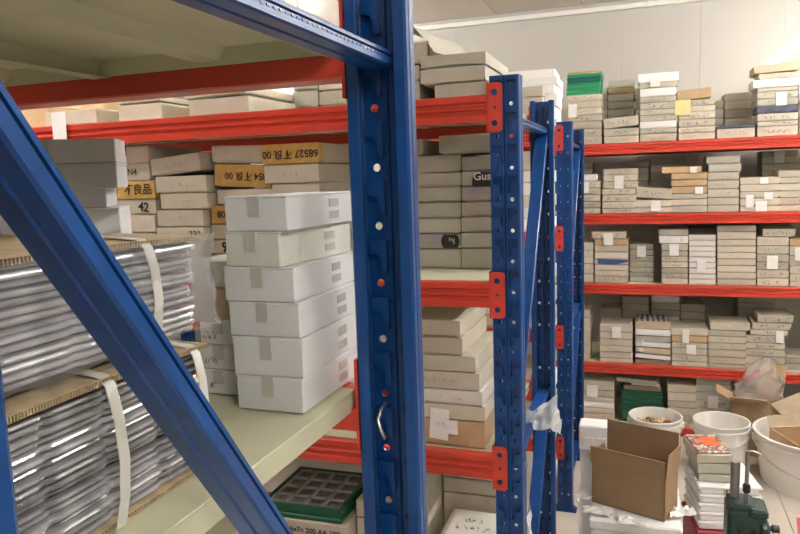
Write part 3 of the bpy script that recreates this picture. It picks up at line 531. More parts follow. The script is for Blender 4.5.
def amber(o):
    w, h = o['_x'], o['_h']; mb = MB(); mb.cbox(-w/2 - .0012, w/2 + .0012, -.0022, .03, .003, h - .001, .001); return obj('amber_tape', mb, 'yellow', o)
o = near('mid2', 'a', 2); amber(o); write(o, '不良品', .038, .012, o['_h']*.5); write(o, '15', .03, -.085, o['_h']*.45, lean=.3)
o = near('mid2', 'a', 3); write(o, '42', .042, .03, o['_h']*.5, bold=.0012, lean=.15)
o = near('mid2', 'a', 1); write(o, 'N4', .03, -.02, o['_h']*.5)
o = near('mid2', 'b', 4); write(o, '230', .03, .06, o['_h']*.5)
o = near('mid2', 'c', 1); amber(o); write(o, '8854 不良 00', .030, .02, o['_h']*.5, flip=True)
o = near('mid2', 'c', 3); amber(o); write(o, '008', .03, -.03, o['_h']*.55, flip=True)
o = near('mid2', 'c', 5); write(o, '96', .045, -.01, o['_h']*.5, bold=.0015)
o = near('mid2', 'd', 0); amber(o); write(o, '68527 不良 00', .031, 0, o['_h']*.5, flip=True)
def scuff(o, n, frac=.5): obj('handwriting', scribble_mb(o['_x']*frac, o['_h'], n, o['_h']*.22, random.random()), 'greyink', o, (0, -.0012, o['_h']*.5))
for k in (0, 1, 2, 3): scuff(near('mid2', 'b', k), 3, .4)
scuff(near('mid2', 'd', 1), 3, .3); scuff(near('mid1', 'h', 0), 4, .4); scuff(near('mid3', 'o', 3), 4); scuff(near('mid3', 'o', 4), 4)
for (x0_, x1_, y_, dp_, h_, lb_) in ((-.605, -.425, 2.11, .3, .058, 'grey carton lying across the right column under the top beam'), (-.75, -.655, 2.09, .25, .05, 'small grey carton lying on the left column under the top beam')):
    o = thing('carton', lb_, 'carton', ((x0_+x1_)/2, y_, 1.549 + max(sum(b_[2] for b_ in s[6]) for s in STACKS if s[5] in 'mn' and s[5]) + .001), group='cartons on the middle rack')
    obj('lid', carton_mb(x1_-x0_, dp_, h_, .008, .004, 'lid', 7), 'g', o); obj('box_base', carton_mb(x1_-x0_, dp_, h_, .008, .004, 'base'), 'g', o)
# round black badges and lilac bands on the two neat columns by the corner post
o = near('mid2', 'n', 1); mb = MB(); mb.lathe([(.0001, 0), (.046, 0)], 40)
bd = obj('badge', mb, 'badge', o, (.011, -.0016, .012), (PI/2, 0, 0)); bd['label'] = 'round black printed badge'
for v in bd.data.vertices: v.co.y = max(-.010, min(v.co.y, o['_h'] - .014))
write(o, 'Gus', .034, -.003, .030, 'paper', y=-.0024, bold=.0004)
o = near('mid2', 'm', 5); mb = MB(); mb.lathe([(.0001, 0), (.030, 0)], 40)
bd = obj('badge', mb, 'badge', o, (o['_x']/2 - .034, -.0016, .024), (PI/2, 0, 0)); bd['label'] = 'round black printed badge'
for v in bd.data.vertices: v.co.y = max(-.021, min(v.co.y, o['_h'] - .026))
obj('handwriting', scribble_mb(.036, .03, 5, .022, .4), 'tape', o, (o['_x']/2 - .034, -.0022, .026))
for nm_, ft in (('n', 2), ('m', 5)):
    o = near('mid2', nm_, ft); mb = MB(); x1 = o['_x']/2 - .002 if nm_ == 'n' else o['_x']/2 - .062
    mb.box(-o['_x']/2 + .002, x1, -.0014, 0, o['_h']*.52, o['_h'] - .003); obj('lilac_band', mb, 'lilac', o)
# tags hanging from the pile on the third shelf and over the top beam
o = near('mid3', 'o', 4); ox = o.location.x; oz = o.location.z
obj('paper_tag', paper_mb(-.588 - ox, -.530 - ox, 1.074 - oz, 1.166 - oz), 'paper', o, (0, -.008, 0), (0, .06, 0))
obj('handwriting', scribble_mb(.03, .02, 3, .012, .2), 'greyink', o, (-.56 - ox, -.0112, 1.12 - oz))
o = near('mid3', 'o', 6); oz = o.location.z
obj('paper_tag', paper_mb(-.543 - ox, -.506 - ox, 1.091 - oz, 1.133 - oz), 'paper', o, (0, -.006, 0), (0, -.04, 0))
write(near('mid3', 'o', 6), 'Q', .02, -.075, .022)
o = near('mid1', 'f', 0); ox = o.location.x
obj('paper_tag', paper_mb(-.034, .026, -.075, .042, .002), 'paper', o, (0, -.047, 0))
# open carton with a lifted flap beside the post, on the top shelf of the middle rack
t = thing('open_carton', 'buff carton with a raised bent flap, top of middle rack by near post', 'carton', (-.627, 1.94, 2.160), group='cartons on the middle rack')
mb = MB(); mb.box(-.047, .047, 0, .28, 0, .003); mb.box(-.047, .047, 0, .003, 0, .062); mb.box(-.047, .047, .277, .28, 0, .062); mb.box(-.047, -.044, 0, .28, 0, .062); mb.box(.044, .047, 0, .28, 0, .062); obj('box_base', mb, 'p', t)
mb = MB(); mb.grid([[(-.05 + .055*q/3 + .012*r, -.004 + .29*r/4 + .004*math.sin(q*2), .106 - .003*q/3*(1 + .3*r) + .003*math.sin(r*1.7)) for q in range(4)] for r in range(5)])
mb.grid([[(.005 + .012*r + .06*q/3, -.004 + .29*r/4, .103 - .001*r - (.075 - .006*r)*q/3 + .003*math.sin(r*2 + q)) for q in range(4)] for r in range(5)]); obj('flap', mb, 'g', t)
mb = MB(); mb.grid([[(-.05 + .004*q, -.004, .06 + .036*r) for q in range(2)] for r in range(2)]); obj('flap', mb, 'p', t)

# cartons and green organiser under the third shelf (fourth shelf of the middle rack)
def simple_carton(x0, x1, y0, dp, z0, h, col, label, group='cartons on the middle rack', rz=0, gap=.008):
    o = thing('carton', label, 'carton', ((x0+x1)/2, y0, z0), (0, 0, rz), group)
    obj('lid', carton_mb(x1-x0, dp, h, gap, .003, 'lid', 7), col, o); obj('box_base', carton_mb(x1-x0, dp, h, gap, .003, 'base'), col, o)
    o['_x'] = x1-x0; o['_h'] = h; return o
zz = .45
for k, (h, nm_) in enumerate(((.1, 'bottom'), (.09, 'second up'), (.075, 'third up'), (.066, 'top'))):
    o = simple_carton(-1.135 + .004*k, -.87 + .004*k, 1.842, .30, zz, h - .0005, 'p', 'buff carton, %s, pile carrying the green organiser tray' % nm_, rz=.02*(k-2)); zz += h
    if k == 3: write(o, 'lw6x7n 200 AA 100', .024, .015, .036)
    if k == 2: obj('handwriting', scribble_mb(.17, .06, 7, .026, .8), 'ink', o, (0, -.0012, .045))
def organiser(z, x0, x1, y0, y1):
    t = thing('organiser_tray', 'dark green parts tray with smoky compartment insert under red beam', 'tray', ((x0+x1)/2, y0, z), (0, 0, .02))
    w, d = (x1-x0), (y1-y0); mb = MB(); mb.cbox(-w/2, w/2, 0, d, 0, .016, .003); mb.cbox(-w/2 + .003, w/2 - .003, .003, d - .003, .017, .038, .003)
    for a in ((-w/2, w/2, 0, .006), (-w/2, w/2, d - .006, d), (-w/2, -w/2 + .006, .006, d - .006), (w/2 - .006, w/2, .006, d - .006)): mb.box(a[0], a[1], a[2], a[3], .036, .046)
    obj('tray', mb, 'dgreen', t)
    mb = MB(); nx, ny = 4, 4; m_ = .014; cw, cd = (w - 2*m_)/nx, (d - 2*m_)/ny; bt = .004
    for i in range(nx):
        for j in range(ny):
            a, b, e, f = -w/2 + m_ + i*cw, -w/2 + m_ + (i+1)*cw, m_ + j*cd, m_ + (j+1)*cd
            top = [(a, e), (b, e), (b, f), (a, f)]; r1 = [(a+bt, e+bt), (b-bt, e+bt), (b-bt, f-bt), (a+bt, f-bt)]; r2 = [(a+bt*2.2, e+bt*2.2), (b-bt*2.2, e+bt*2.2), (b-bt*2.2, f-bt*2.2), (a+bt*2.2, f-bt*2.2)]
            mb.add([(*p, .044) for p in top] + [(*p, .044) for p in r1] + [(*p, .0385) for p in r2], [(k, (k+1) % 4, 4 + (k+1) % 4, 4 + k) for k in range(4)] + [(4+k, 4 + (k+1) % 4, 8 + (k+1) % 4, 8 + k) for k in range(4)] + [(8, 9, 10, 11)]); mb.m[-1] = 1
    obj('compartment_insert', mb, ['insert', 'cellfloor'], t)
organiser(zz, -1.15, -.875, 1.848, 2.125)
zz = .45
for k, h in enumerate((.13, .12, .075, .06)):
    simple_carton(-.853, -.70, 1.92, .28, zz, h - .0005, 'p', 'buff carton, %s, narrow pile right of the organiser tray' % ['bottom', 'second up', 'third up', 'top'][k]); zz += h
simple_carton(-.69, -.655, 1.90, .34, .45, .44, 'p', 'thin carton standing on edge below the third shelf beam')
o = simple_carton(-.60, -.42, 2.0, .17, .45, .27, 'W', 'off-white carton with written lid, low on middle rack by post')
link('handwriting', scribble_mb(.12, .05, 5, .026, .31).mesh('handwriting', 'ink'), o, (0, .10, .2706), (-PI/2, 0, 0)); link('handwriting', scribble_mb(.12, .05, 5, .026, .57).mesh('handwriting', 'ink'), o, (0, .05, .2706), (-PI/2, 0, 0))
simple_carton(-.645, -.43, 2.2, .24, .45, .31, 'p', 'large carton at back of fourth shelf, under two flat ones')
simple_carton(-.645, -.43, 2.2, .24, .761, .052, 'p', 'lower of two flat cartons behind the written lid'); simple_carton(-.645, -.43, 2.2, .24, .814, .045, 'W', 'upper of two flat cartons behind the written lid')
mb = MB(); mb.grid([[(-.585 + .14*q/8, 1.90 + .06*r/4, .478 + .235*min(1, r/3) + .010*math.sin(q*2.1 + r) + .006*math.sin(q*5)) for q in range(9)] for r in range(5)])
tag(obj('paper_wrap', mb, 'paper', smooth=True), 'crumpled white paper in front of the written lid', 'paper')

# ================================================================ nearest rack: white boxes, wrapped tray bundles
def tuck_box(x0, x1, y0, dp, z0, h, col, label, group, tapes=True, rz=0, side=True):
    w = x1 - x0; o = thing('white_box', label, 'box', ((x0+x1)/2, y0, z0), (0, 0, rz), group)
    mb = MB(); mb.cbox(-w/2, w/2, 0, dp, 0, h - .0024, .0012); obj('box_body', mb, col, o)
    mb = MB(); mb.cbox(-w/2 - .0006, w/2 + .0006, -.0006, dp, h - .003, h - .0003, .0008); obj('lid', mb, col, o)
    if tapes:
        mb = MB(); mb.box(-.008 - .002, .006, -.0013, 0, h*.42, h - .001); obj('tape', mb, 'tape', o)
        if side:
            for a, b in ((h*.56, h*.8), (h*.2, h*.42)):
                mb = MB(); mb.box(w/2, w/2 + .0011, dp - .075, dp - .048, a, b); obj('tape', mb, 'tape', o)
    return o
DK = 1.5502
spec = [(-.496, -.401, .046, 'whitebox'), (-.498, -.3985, .051, 'whitebox'), (-.501, -.400, .0445, 'whitebox'), (-.505, -.405, .0445, 'whitebox'), (-.502, -.421, .0445, 'cream'), (-.499, -.409, .044, 'whitebox')]
z = DK; nmz = ['bottom box', 'second box up', 'third box up', 'fourth box up', 'cream fifth box up', 'top box']
for k, (a, b, h, col) in enumerate(spec):
    tuck_box(a, b, .753, .185, z, h - .0004, col, 'taped white box, %s of the bright front pile beside blue post' % nmz[k], 'taped white boxes on the nearest rack', rz=[.0, .01, -.01, .0, -.08, -.045][k]); z += h
z = DK
for k, (h, col) in enumerate(((.035, 'whitebox'), (.036, 'whitebox'), (.036, 'whitebox'), (.044, 'K'), (.036, 'cream'))):
    nm_ = ['bottom box', 'second box up', 'third box up', 'plastic-covered brown fourth box', 'top box'][k]
    o = tuck_box(-.589 + (.004*k if k < 3 else 0), -.519, .80, .10, z, h - .0004, col, 'small taped box, %s of pile left of bright white boxes' % nm_, 'small boxes behind the bundles', tapes=(k != 3))
    if k != 3: obj('handwriting', scribble_mb(.022, .02, 3, .010, .3 + k), 'redink', o, (-.014, -.0016, h*.35))
    z += h
tuck_box(-.86, -.70, .77, .08, DK, .262, 'whitebox', 'white carton under the pale grey boxes behind the bundles', 'boxes behind the bundles', tapes=False, rz=math.radians(30))
z = DK + .2625
for k, h in enumerate((.027, .036, .034)):
    tuck_box(-.878 - .02*(k == 0), -.691 - .022*(k == 0), .757, .07, z, h - .0004, 'greybox', 'pale grey taped box, %s of three at upper left' % ['lowest', 'middle', 'topmost'][k], 'pale grey boxes', side=False, rz=math.radians(30)); z += h
tuck_box(-.62, -.425, .42, .22, 1.052, .36, 'whitebox', 'white box below the cream deck of the nearest rack', 'boxes low on the nearest rack', tapes=False)

def tray_mesh(wx, wy, th, cells_x, cells_y, m_, tilt):
    """one clear blister tray: rounded flange with scalloped edge over tapered cell walls"""
    pts = []
    def edge(p, q, n, nx, ny):
        seg = n*8
        for i in range(seg):
            t = i/seg; ph = (t*n) % 1.0
            d = -.0028*math.exp(-((min(ph, 1-ph))/.05)**2)
            pts.append((p[0] + (q[0]-p[0])*t + nx*d, p[1] + (q[1]-p[1])*t + ny*d, nx, ny))
    edge((-wx, 0), (0, 0), cells_x, 0, -1); edge((0, 0), (0, wy), cells_y, 1, 0); edge((0, wy), (-wx, wy), cells_x, 0, 1); edge((-wx, wy), (-wx, 0), cells_y, -1, 0)
    k1 = math.tan(math.radians(tilt)); prof = [(-.010, 0), (-.004, th*.10), (-.001, th*.26), (.0, th*.52), (-k1*th*.2, th*.72), (-k1*th*.2 - .0012, th*.86), (-.007, th*.98), (-.03, th*.9)]
    n = len(pts); mb = MB(); vs = []
    for off, zz_ in prof:
        for x, y, nx, ny in pts: vs.append((x + nx*off, y + ny*off, zz_))
    fs = [(k*n + i, k*n + (i+1) % n, (k+1)*n + (i+1) % n, (k+1)*n + i) for k in range(len(prof)-1) for i in range(n)]
    fs.append(tuple((len(prof)-1)*n + i for i in range(n)))
    mb.add(vs, fs); return mb.mesh('blister_tray', m_, False)
def corrugated(wx, wy, th):
    mb = MB(); mb.box(-wx, 0, 0, wy, 0, .0008); mb.box(-wx, 0, 0, wy, th - .0008, th)
    n = int(wy/.004)
    for i in range(n):
        y = wy*i/n; mb.box(-wx, -.001, y, y + .0009, .0008, th - .0008, mtx=None)
    return mb
def bundle(label, x, y0, y1, wx, z0, n, pitch, strap_ys, bow, top_over=.004, film=False):
    wy = y1 - y0; t = thing('tray_bundle', label, 'bundle', (x, y0, z0), group='strapped tray bundles')
    th = .005 if not film else .001
    if not film: mb = corrugated(wx, wy, th); obj('cardboard_sheet', mb, 'corr', t)
    mes = [tray_mesh(wx - .008, wy - .008, pitch*1.1, 4, 5, 'tray2' if film else 'tray', a_) for a_ in (22, 27, 30, 33, 36, 40)]; rb = random.Random(len(label))
    for k in range(n):
        o = link('blister_tray', mes[rb.randrange(6)], t, (-.004 + rb.uniform(-.004, .003), .004 + rb.uniform(-.004, .004), th + k*pitch), (rb.uniform(-.004, .004), rb.uniform(-.003, .003), rb.uniform(-.01, .01)))
    zt = th + n*pitch + pitch*.3
    mb = MB(); R_, Q = 10, 3; 
    rows = [[(-wx - top_over + (wx + 2*top_over)*q/Q, -top_over + (wy + 2*top_over)*r/R_, zt - bow*((2*r/R_ - 1)**2) - .003*(q == Q)) for q in range(Q+1)] for r in range(R_+1)]
    mb.grid([[(a, b, c_ + .005) for a, b, c_ in rw] for rw in rows]); mb.grid(rows)
    for r in range(120):                # corrugated flutes along the open edge
        f = (r + .5)/120; yy = -top_over + (wy + 2*top_over)*f; zz_ = zt - bow*((2*f - 1)**2) - .003
        mb.box(-.03, top_over, yy - .0004, yy + .0005, zz_, zz_ + .005)
    mb.grid([[( top_over - .004, -top_over + (wy + 2*top_over)*r/R_, zt - bow*((2*r/R_ - 1)**2) - .003 + q*.005) for q in (0, 1)] for r in range(R_+1)], 1)
    obj('cardboard_sheet', mb, ['corr', 'r'], t)
    for sy in strap_ys:
        f = (sy - y0)/wy; zc = zt + .006 - bow*((2*f - 1)**2); mb = MB(); s0 = .006; wv = lambda i: .003*math.sin(i*1.3)
        path = [(-wx*.9, zc + .001), (-wx*.5, zc + .002), (-.03, zc - .0015), (-.002, zc - .003), (.006, zc - .010), (.009, zt*.75), (.0095, zt*.45), (.008, zt*.2), (.004, .0)]
        mb.grid([[(p[0], sy - y0 - s0 + 2*s0*q + wv(i), p[1]) for q in (0, 1)] for i, p in enumerate(path)]); mb.grid([[(p[0] + .0008, sy - y0 - s0 + 2*s0*q + wv(i), p[1] + .0006) for q in (0, 1)] for i, p in enumerate(path)])
        obj('strap', mb, 'strap', t, smooth=True)
    if film:
        mb = MB(); nn, mm_ = 40, 10; rows = []
        for r in range(mm_ + 1):
            row = []
            for q in range(nn + 1):
                if q < 30: X_, Y_ = .012, -.01 + (wy + .02)*q/30
                else: X_, Y_ = .012 - wx*(q-30)/10, wy + .012
                row.append((X_ + .004*math.sin(q*.9 + r*.5) + .003*math.sin(q*2.3 - r*1.3), Y_ + .003*math.sin(r*1.1 + q*.7), .004 + (zt - .004)*r/mm_))
            rows.append(row)
        mb.grid(rows); obj('film_wrap', mb, 'film', t, smooth=True)
    return t
bundle('lower strapped bundle of clear trays with brown card top, beside the blue brace', -.425, .255, .588, .30, DK, 19, .0065, (.31, .452, .57), .004)
bundle('upper film-wrapped bundle of clear trays with corrugated card top', -.432, .19, .598, .29, DK + .142, 14, .0068, (.33, .52), .004, film=True)

# ================================================================ far rack contents
zz = 2.053
for k, h in enumerate((.07, .07, .065, .045, .042, .04)):
    tuck_box(-.78, -.44 - .012*(k % 2), 3.80, .30, zz, h - .0005, 'w', 'white box, %s of pile on top of the far blue rack' % ['bottom', 'second up', 'third up', 'fourth up', 'fifth up', 'top'][k], 'white boxes on the far rack', tapes=False, rz=.03*(k % 3 - 1)); zz += h
zz = 2.053
for k, h in enumerate((.06, .06, .06, .056)):
    simple_carton(-.64, -.50, 3.70, .09, zz, h - .0005, 'p', 'buff carton, %s, small pile before white boxes on far rack top' % ['bottom', 'second up', 'third up', 'top'][k], 'cartons on the far rack'); zz += h
for lv, dz_, cols in ((1.535, 'second', 'wWpwWp'), (1.01, 'third', 'pWwpWw'), (.395, 'fourth', 'WwpWwp')):
    zz = lv
    for k, cl in enumerate(cols):
        simple_carton(-.85, -.46 - .02*(k % 2), 3.73, .3, zz, .064, cl, '%s carton, %s, only pile on far rack %s shelf' % (COLN[cl], 'bottom' if k == 0 else ORD[k+1] + ' up', dz_), 'cartons on the far rack'); zz += .0645

# milky plastic sheet thrown over the middle rack's end brace
cor = [Vector((-.358, 2.12, 1.083)), Vector((-.262, 2.22, 1.121)), Vector((-.250, 2.25, .985)), Vector((-.352, 2.16, 1.040))]
mb = MB(); mb.grid([[tuple((cor[0].lerp(cor[1], q/8)).lerp(cor[3].lerp(cor[2], q/8), r/8) + Vector((.003*math.sin(r*2 + q), .022*math.sin(q*1.2 + r*.9) + .012*math.sin(q*2.7), .006*math.sin(q*1.9)*(r in (0, 8))))) for q in range(9)] for r in range(9)])
tag(obj('plastic_sheet', mb, 'milky', smooth=True), 'crumpled milky plastic sheet hanging over the middle rack end brace', 'plastic sheet')
mb = MB(); mb.grid([[(-.33 + .012*math.sin(q + r), 2.0 + .12*q/4, .80 - .16*r/4 + .02*math.sin(q*2 + r)) for q in range(5)] for r in range(5)])
tag(obj('plastic_sheet', mb, 'milky', smooth=True), 'small torn plastic scrap low by the middle rack end', 'plastic sheet')

# ================================================================ extras on the back rack
zt = 2.027 + sum(b[2] for s in STACKS if s[5] == 'T1' for b in s[6])
for k, (h, m_, nm_) in enumerate(((.023, 'green', 'lowest'), (.024, 'green', 'second up'), (.032, 'green', 'third up'), (.041, 'teal', 'dark teal fourth'), (.02, 'green', 'top'))):
    mb = MB(); mb.cbox(-.112, .112, 0, .24, 0, h - .004, .003); mb.cbox(-.116, .116, -.004, .244, h - .008, h - .0004, .002)
    tag(obj('plastic_tray', mb, m_, None, (-.408 + .002*k, 5.04, zt)), 'green plastic tray, %s of pile atop the leftmost back-rack stack' % nm_, 'tray', 'green trays on the top shelf'); zt += h
mb = MB(); mb.cbox(-.112, .112, 0, .24, 0, .016, .002); tag(obj('carton', mb, 'k', None, (-.40, 5.04, zt)), 'thin amber-brown carton lying on top of the green trays', 'carton')
zt = .06
for k in range(7):
    h = .033; mb = MB(); mb.cbox(-.135, .135, .004, .236, 0, h - .006, .003); mb.cbox(-.142, .142, 0, .24, h - .010, h - .0004, .002)
    tag(obj('plastic_tray', mb, 'dgreen', None, (-.005, 5.04, zt)), 'dark green tray, %s of pile behind left bucket' % ('bottom' if k == 0 else 'top' if k == 6 else ORD[k+1] + ' up'), 'tray', 'dark green trays on the bottom shelf'); zt += h
mb = carton_mb(.25, .22, .038); tag(obj('carton', mb, 'r', None, (.0, 5.05, zt)), 'brown carton lying on the dark green trays', 'carton')
mb = carton_mb(.19, .2, .016); tag(obj('carton', mb, 'w', None, (.02, 5.05, zt + .0385)), 'thin white carton between brown carton and grey lid', 'carton')
mb = carton_mb(.27, .25, .034); tag(obj('carton', mb, 'g', None, (-.04, 5.03, zt + .055), (0, .06, 0)), 'tilted grey carton topmost over the dark green trays', 'carton')
o = CART[('third', 'front', 'U2', 3)]; mb = MB()
mb.add([(-.09, -.0016, .008), (.02, -.0016, .001), (.112, -.0016, .022), (.112, -.0016, .036), (-.095, -.0016, .040)], [(0, 1, 2, 3, 4)]); obj('blue_tape', mb, 'bluepaper', o)
n_ = max(k[3] for k in CART if k[0] == 'fourth' and k[2] == 'V3'); tp = CART[('fourth', 'front', 'V3', n_)]
mb = MB(); mb.cbox(-.105, .105, .004, .22, 0, .006, .001); tag(obj('magazine', mb, 'stripes', None, (tp.location.x, 5.03, tp.location.z + tp['_h'] + .0005)), 'black and white striped printed pack on the untidy fourth-shelf stack', 'printed pack')
for k, (dx, zz_) in enumerate(((-.075, .155), (-.08, .095))):
    mb = MB(); mb.grid([[(-.03 + .05*q/3, -.012*math.sin(q/3*PI) - .004*r, .03*r/3 + .004*math.sin(q*2)) for q in range(4)] for r in range(4)])
    tag(obj('paper_scrap', mb, 'paper', None, (tp.location.x + dx, 5.02, .494 + zz_)), 'white paper scrap poking from %s part of the untidy stack' % ['upper', 'lower'][k], 'paper')
mb = MB(); mb.cbox(-.03, .03, 0, .05, 0, .16, .004); mb.cbox(-.02, .02, -.004, .01, .05, .09, .002)
tag(obj('packet', mb, ['W', 'maroon'], None, (-.44, 4.96, .0605)), 'small white packet standing at left end of the back-rack bottom shelf', 'packet')

# ================================================================ the right-hand floor goods
def bucket(label, x, y, r, h, handle=True):
    t = thing('bucket', label, 'bucket', (x, y, 0), group='white plastic buckets')
    mb = MB(); rb = r*.86; th = .006
    mb.lathe([(rb*.5, .002), (rb, 0), (rb, .004), (r*.965, h - .05), (r*1.0, h - .048), (r*1.0, h - .034), (r*.975, h - .033), (r*.98, h - .012), (r*1.03, h - .010), (r*1.035, h - .003), (r*1.02, h), (r*.97, h - .001), (r*.955, h - .01), (rb - th, .01), (rb*.5, .008), (.001, .008)], 48, cap0=True)
    obj('bucket_body', mb, 'bucket', t, smooth='auto')
    for s_ in (-1, 1):
        mb = MB(); mb.cbox(s_*r - .012, s_*r + .012, -.02, .02, h - .07, h - .03, .004); obj('handle_lug', mb, 'bucket', t)
    if handle:
        pts = [(-r*1.02*math.cos(a), -r*1.06*math.sin(a), h - .05 - r*.42*math.sin(a)) for a in [PI*i/16 for i in range(17)]]
        mb = MB(); mb.tube(pts, .0035, 6); obj('handle', mb, 'wire', t, smooth=True)
    return t
b1 = bucket('white bucket of brown crumpled scraps behind the open carton', .078, 4.45, .155, .328)
b2 = bucket('empty white bucket between the scrap bucket and big tub', .455, 4.48, .158, .318)
b3 = bucket('large white tub at the right edge with kraft carton inside', .93, 4.42, .30, .305)
mb = MB(); mb.lathe([(.001, 0), (.138, 0), (.140, .03), (.001, .04)], 32); f = obj('scrap_fill', mb, 'lump'); tag(f, 'brown scraps filling the bucket behind the open carton', 'scraps'); f['kind'] = 'stuff'; f.location = (.078, 4.45, .225)
for v in f.data.vertices: v.co.z += random.uniform(-.01, .014)
for k in range(11):
    a = k*2.4; rr = .028*math.sqrt(k)+.01; mb = MB(); bm = bmesh.new(); bmesh.ops.create_icosphere(bm, subdivisions=2, radius=.03)
    for v in bm.verts: v.co *= 1 + random.uniform(-.35, .3); v.co.z *= .7
    me = bpy.data.meshes.new('scrap'); bm.to_mesh(me); bm.free(); me.materials.append(M['lump' if k % 3 else 'corr'])
    where = ['middle of the heap', 'near edge', 'right side', 'far side', 'left side', 'front left', 'front right', 'far right', 'far left', 'left rim', 'right rim'][k]
    tag(link('scrap', me, None, (.078 + min(rr, .1)*math.cos(a), 4.45 + min(rr, .1)*math.sin(a), .285 - rr*.15)), 'brown crumpled scrap in the left bucket, ' + where, 'scrap', 'scraps in the bucket')
# kraft carton with film bag standing in the big tub
t = thing('open_carton', 'kraft carton with splayed flaps standing in the big tub', 'carton', (.93, 4.40, .02), (0, 0, .35))
mb = MB(); w_, d_, h_ = .17, .15, .275
for a in ((-w_, w_, -d_, -d_ + .005), (-w_, w_, d_ - .005, d_), (-w_, -w_ + .005, -d_, d_), (w_ - .005, w_, -d_, d_)): mb.box(a[0], a[1], a[2], a[3], 0, h_)
mb.box(-w_, w_, -d_, d_, 0, .005); obj('carton_body', mb, 'k', t)
def flap(p, q, d, name='flap', m_='K', par=None):
    p, q, d = Vector(p), Vector(q), Vector(d); n_ = (q-p).cross(d).normalized()*.004
    mb = MB(); vs = [p, q, q+d, p+d]; vs = vs + [v + n_ for v in vs]
    mb.add(vs, [(0, 1, 2, 3), (7, 6, 5, 4), (0, 4, 5, 1), (1, 5, 6, 2), (2, 6, 7, 3), (3, 7, 4, 0)]); return obj(name, mb, m_, par)
flap((w_, -d_, h_), (w_, d_, h_), (.06, 0, .04), par=t); flap((w_, d_, h_), (-w_, d_, h_), (0, .03, .06), par=t)
t = thing('open_carton', 'brown kraft carton with open flaps behind the big tub', 'carton', (.70, 4.835, .06), (0, 0, -.1))
mb = MB(); w_, d_, h_ = .15, .09, .30
for a in ((-w_, w_, -d_, -d_ + .005), (-w_, w_, d_ - .005, d_), (-w_, -w_ + .005, -d_, d_), (w_ - .005, w_, -d_, d_)): mb.box(a[0], a[1], a[2], a[3], -.06, h_)
mb.box(-w_, w_, -d_, d_, -.06, -.055); obj('carton_body', mb, 'k', t)
flap((-w_, -d_, h_), (.06, -d_, h_), (-.02, -.09, .05), par=t, m_='K'); flap((-w_, d_, h_), (-w_, -d_, h_), (-.09, 0, .05), par=t, m_='k'); flap((w_, d_, h_), (0, d_, h_), (.02, .03, .20), par=t, m_='k')
flap((.07, -.095, .30), (.22, -.10, .39), (.09, -.075, -.075), par=t, m_='K')
mb = MB(); nn, mm_ = 28, 14; rows = []
for r in range(mm_ + 1):
    v_ = r/mm_; rad = .13*math.sin(PI*(.16 + .8*v_))**.7*(1 - .35*v_)
    rows.append([(rad*(1 + .14*math.sin(3*a + r) + .1*math.sin(7*a - 2*r))*math.cos(a)*1.15 + .05*v_*v_, rad*(1 + .14*math.cos(4*a + r))*math.sin(a)*.6, .34*v_ + .012*math.sin(5*a + r)) for a in [2*PI*q/nn for q in range(nn + 1)]])
mb.grid(rows); tag(obj('plastic_bag', mb, 'bag', None, (.70, 4.82, .29), smooth=True), 'crumpled clear plastic bag bulging out of the brown carton', 'plastic bag')

# open kraft carton on the white foam box
t = thing('open_carton', 'open brown kraft carton standing on the white foam box', 'carton', (-.176, 2.587, .6015), (0, 0, math.radians(-20)))
w_, d_, h_, g = .271, .14, .155, .004
mb = MB(); mb.box(0, w_, 0, d_, 0, g); mb.box(0, w_, 0, g, 0, h_); mb.box(0, w_, d_ - g, d_, 0, h_); mb.box(0, g, 0, d_, 0, h_); mb.box(w_ - g, w_, 0, d_, 0, h_); obj('carton_body', mb, 'kbrown', t)
flap((0, 0, h_), (w_, 0, h_), (0, -.010, .070), par=t, m_='kbrown'); flap((w_, d_, h_), (0, d_, h_), (0, .002, .128), par=t, m_='kbrown')
flap((w_, 0, h_), (w_, d_, h_), (.004, .012, .085), par=t, m_='kbrown'); flap((0, d_, h_), (0, 0, h_), (-.012, .006, .03), par=t, m_='kbrown')
t = thing('foam_box', 'white foam box with lid under the open kraft carton', 'foam box', (-.02, 2.62, 0))
mb = MB(); mb.cbox(-.15, .15, -.16, .19, 0, .555, .006); obj('box_body', mb, 'foam', t)
mb = MB(); mb.cbox(-.158, .158, -.168, .198, .562, .600, .006); mb.box(-.14, .14, -.15, .18, .553, .563); obj('lid', mb, 'foam', t)
rs = random.Random(5)
for k, (sx, sy, ang) in enumerate(((-.15, 2.50, .2), (-.03, 2.455, -.1), (.13, 2.56, .5), (-.19, 2.62, .8))):
    mb = MB(); mb.grid([[(-.05 + .1*q/6 + .008*rs.uniform(-1, 1), -.03 + .06*r/4 + .006*rs.uniform(-1, 1), .004 + .012*rs.random() + (.008*math.sin(q + k) if r in (1, 3) else 0)) for q in range(7)] for r in range(5)])
    if k > 1: 
        for i, v in enumerate(mb.v): mb.v[i] = (v[0], v[1], v[2]*1.5 if v[2] > 0 else v[2])
    tag(obj('foam_film', mb, 'paper', None, (sx, sy, .602), (0, 0, ang)), 'crumpled white film by the open kraft carton, ' + ['left front', 'front middle', 'right side', 'far left'][k], 'film', 'film scraps on the foam box')
t = thing('foam_block', 'white dimpled foam block left of the open kraft carton', 'foam', (-.125, 3.0, .637))
mb = MB(); mb.cbox(-.135, .06, 0, .10, 0, .112, .006); obj('foam_body', mb, 'foam', t)
mb = MB()
for i in range(3): mb.cbox(-.115 + .055*i, -.075 + .055*i, -.004, .003, .02, .06, .0015)
obj('dimple', mb, 'foam', t)
t = thing('wrapped_pile', 'film-wrapped pale pile under the dimpled foam block', 'pile', (-.12, 3.02, 0))
mb = MB()
for k in range(9): mb.cbox(-.13 + .004*(k % 2), .05, .0, .14, .0705*k, .0705*k + .067, .004)
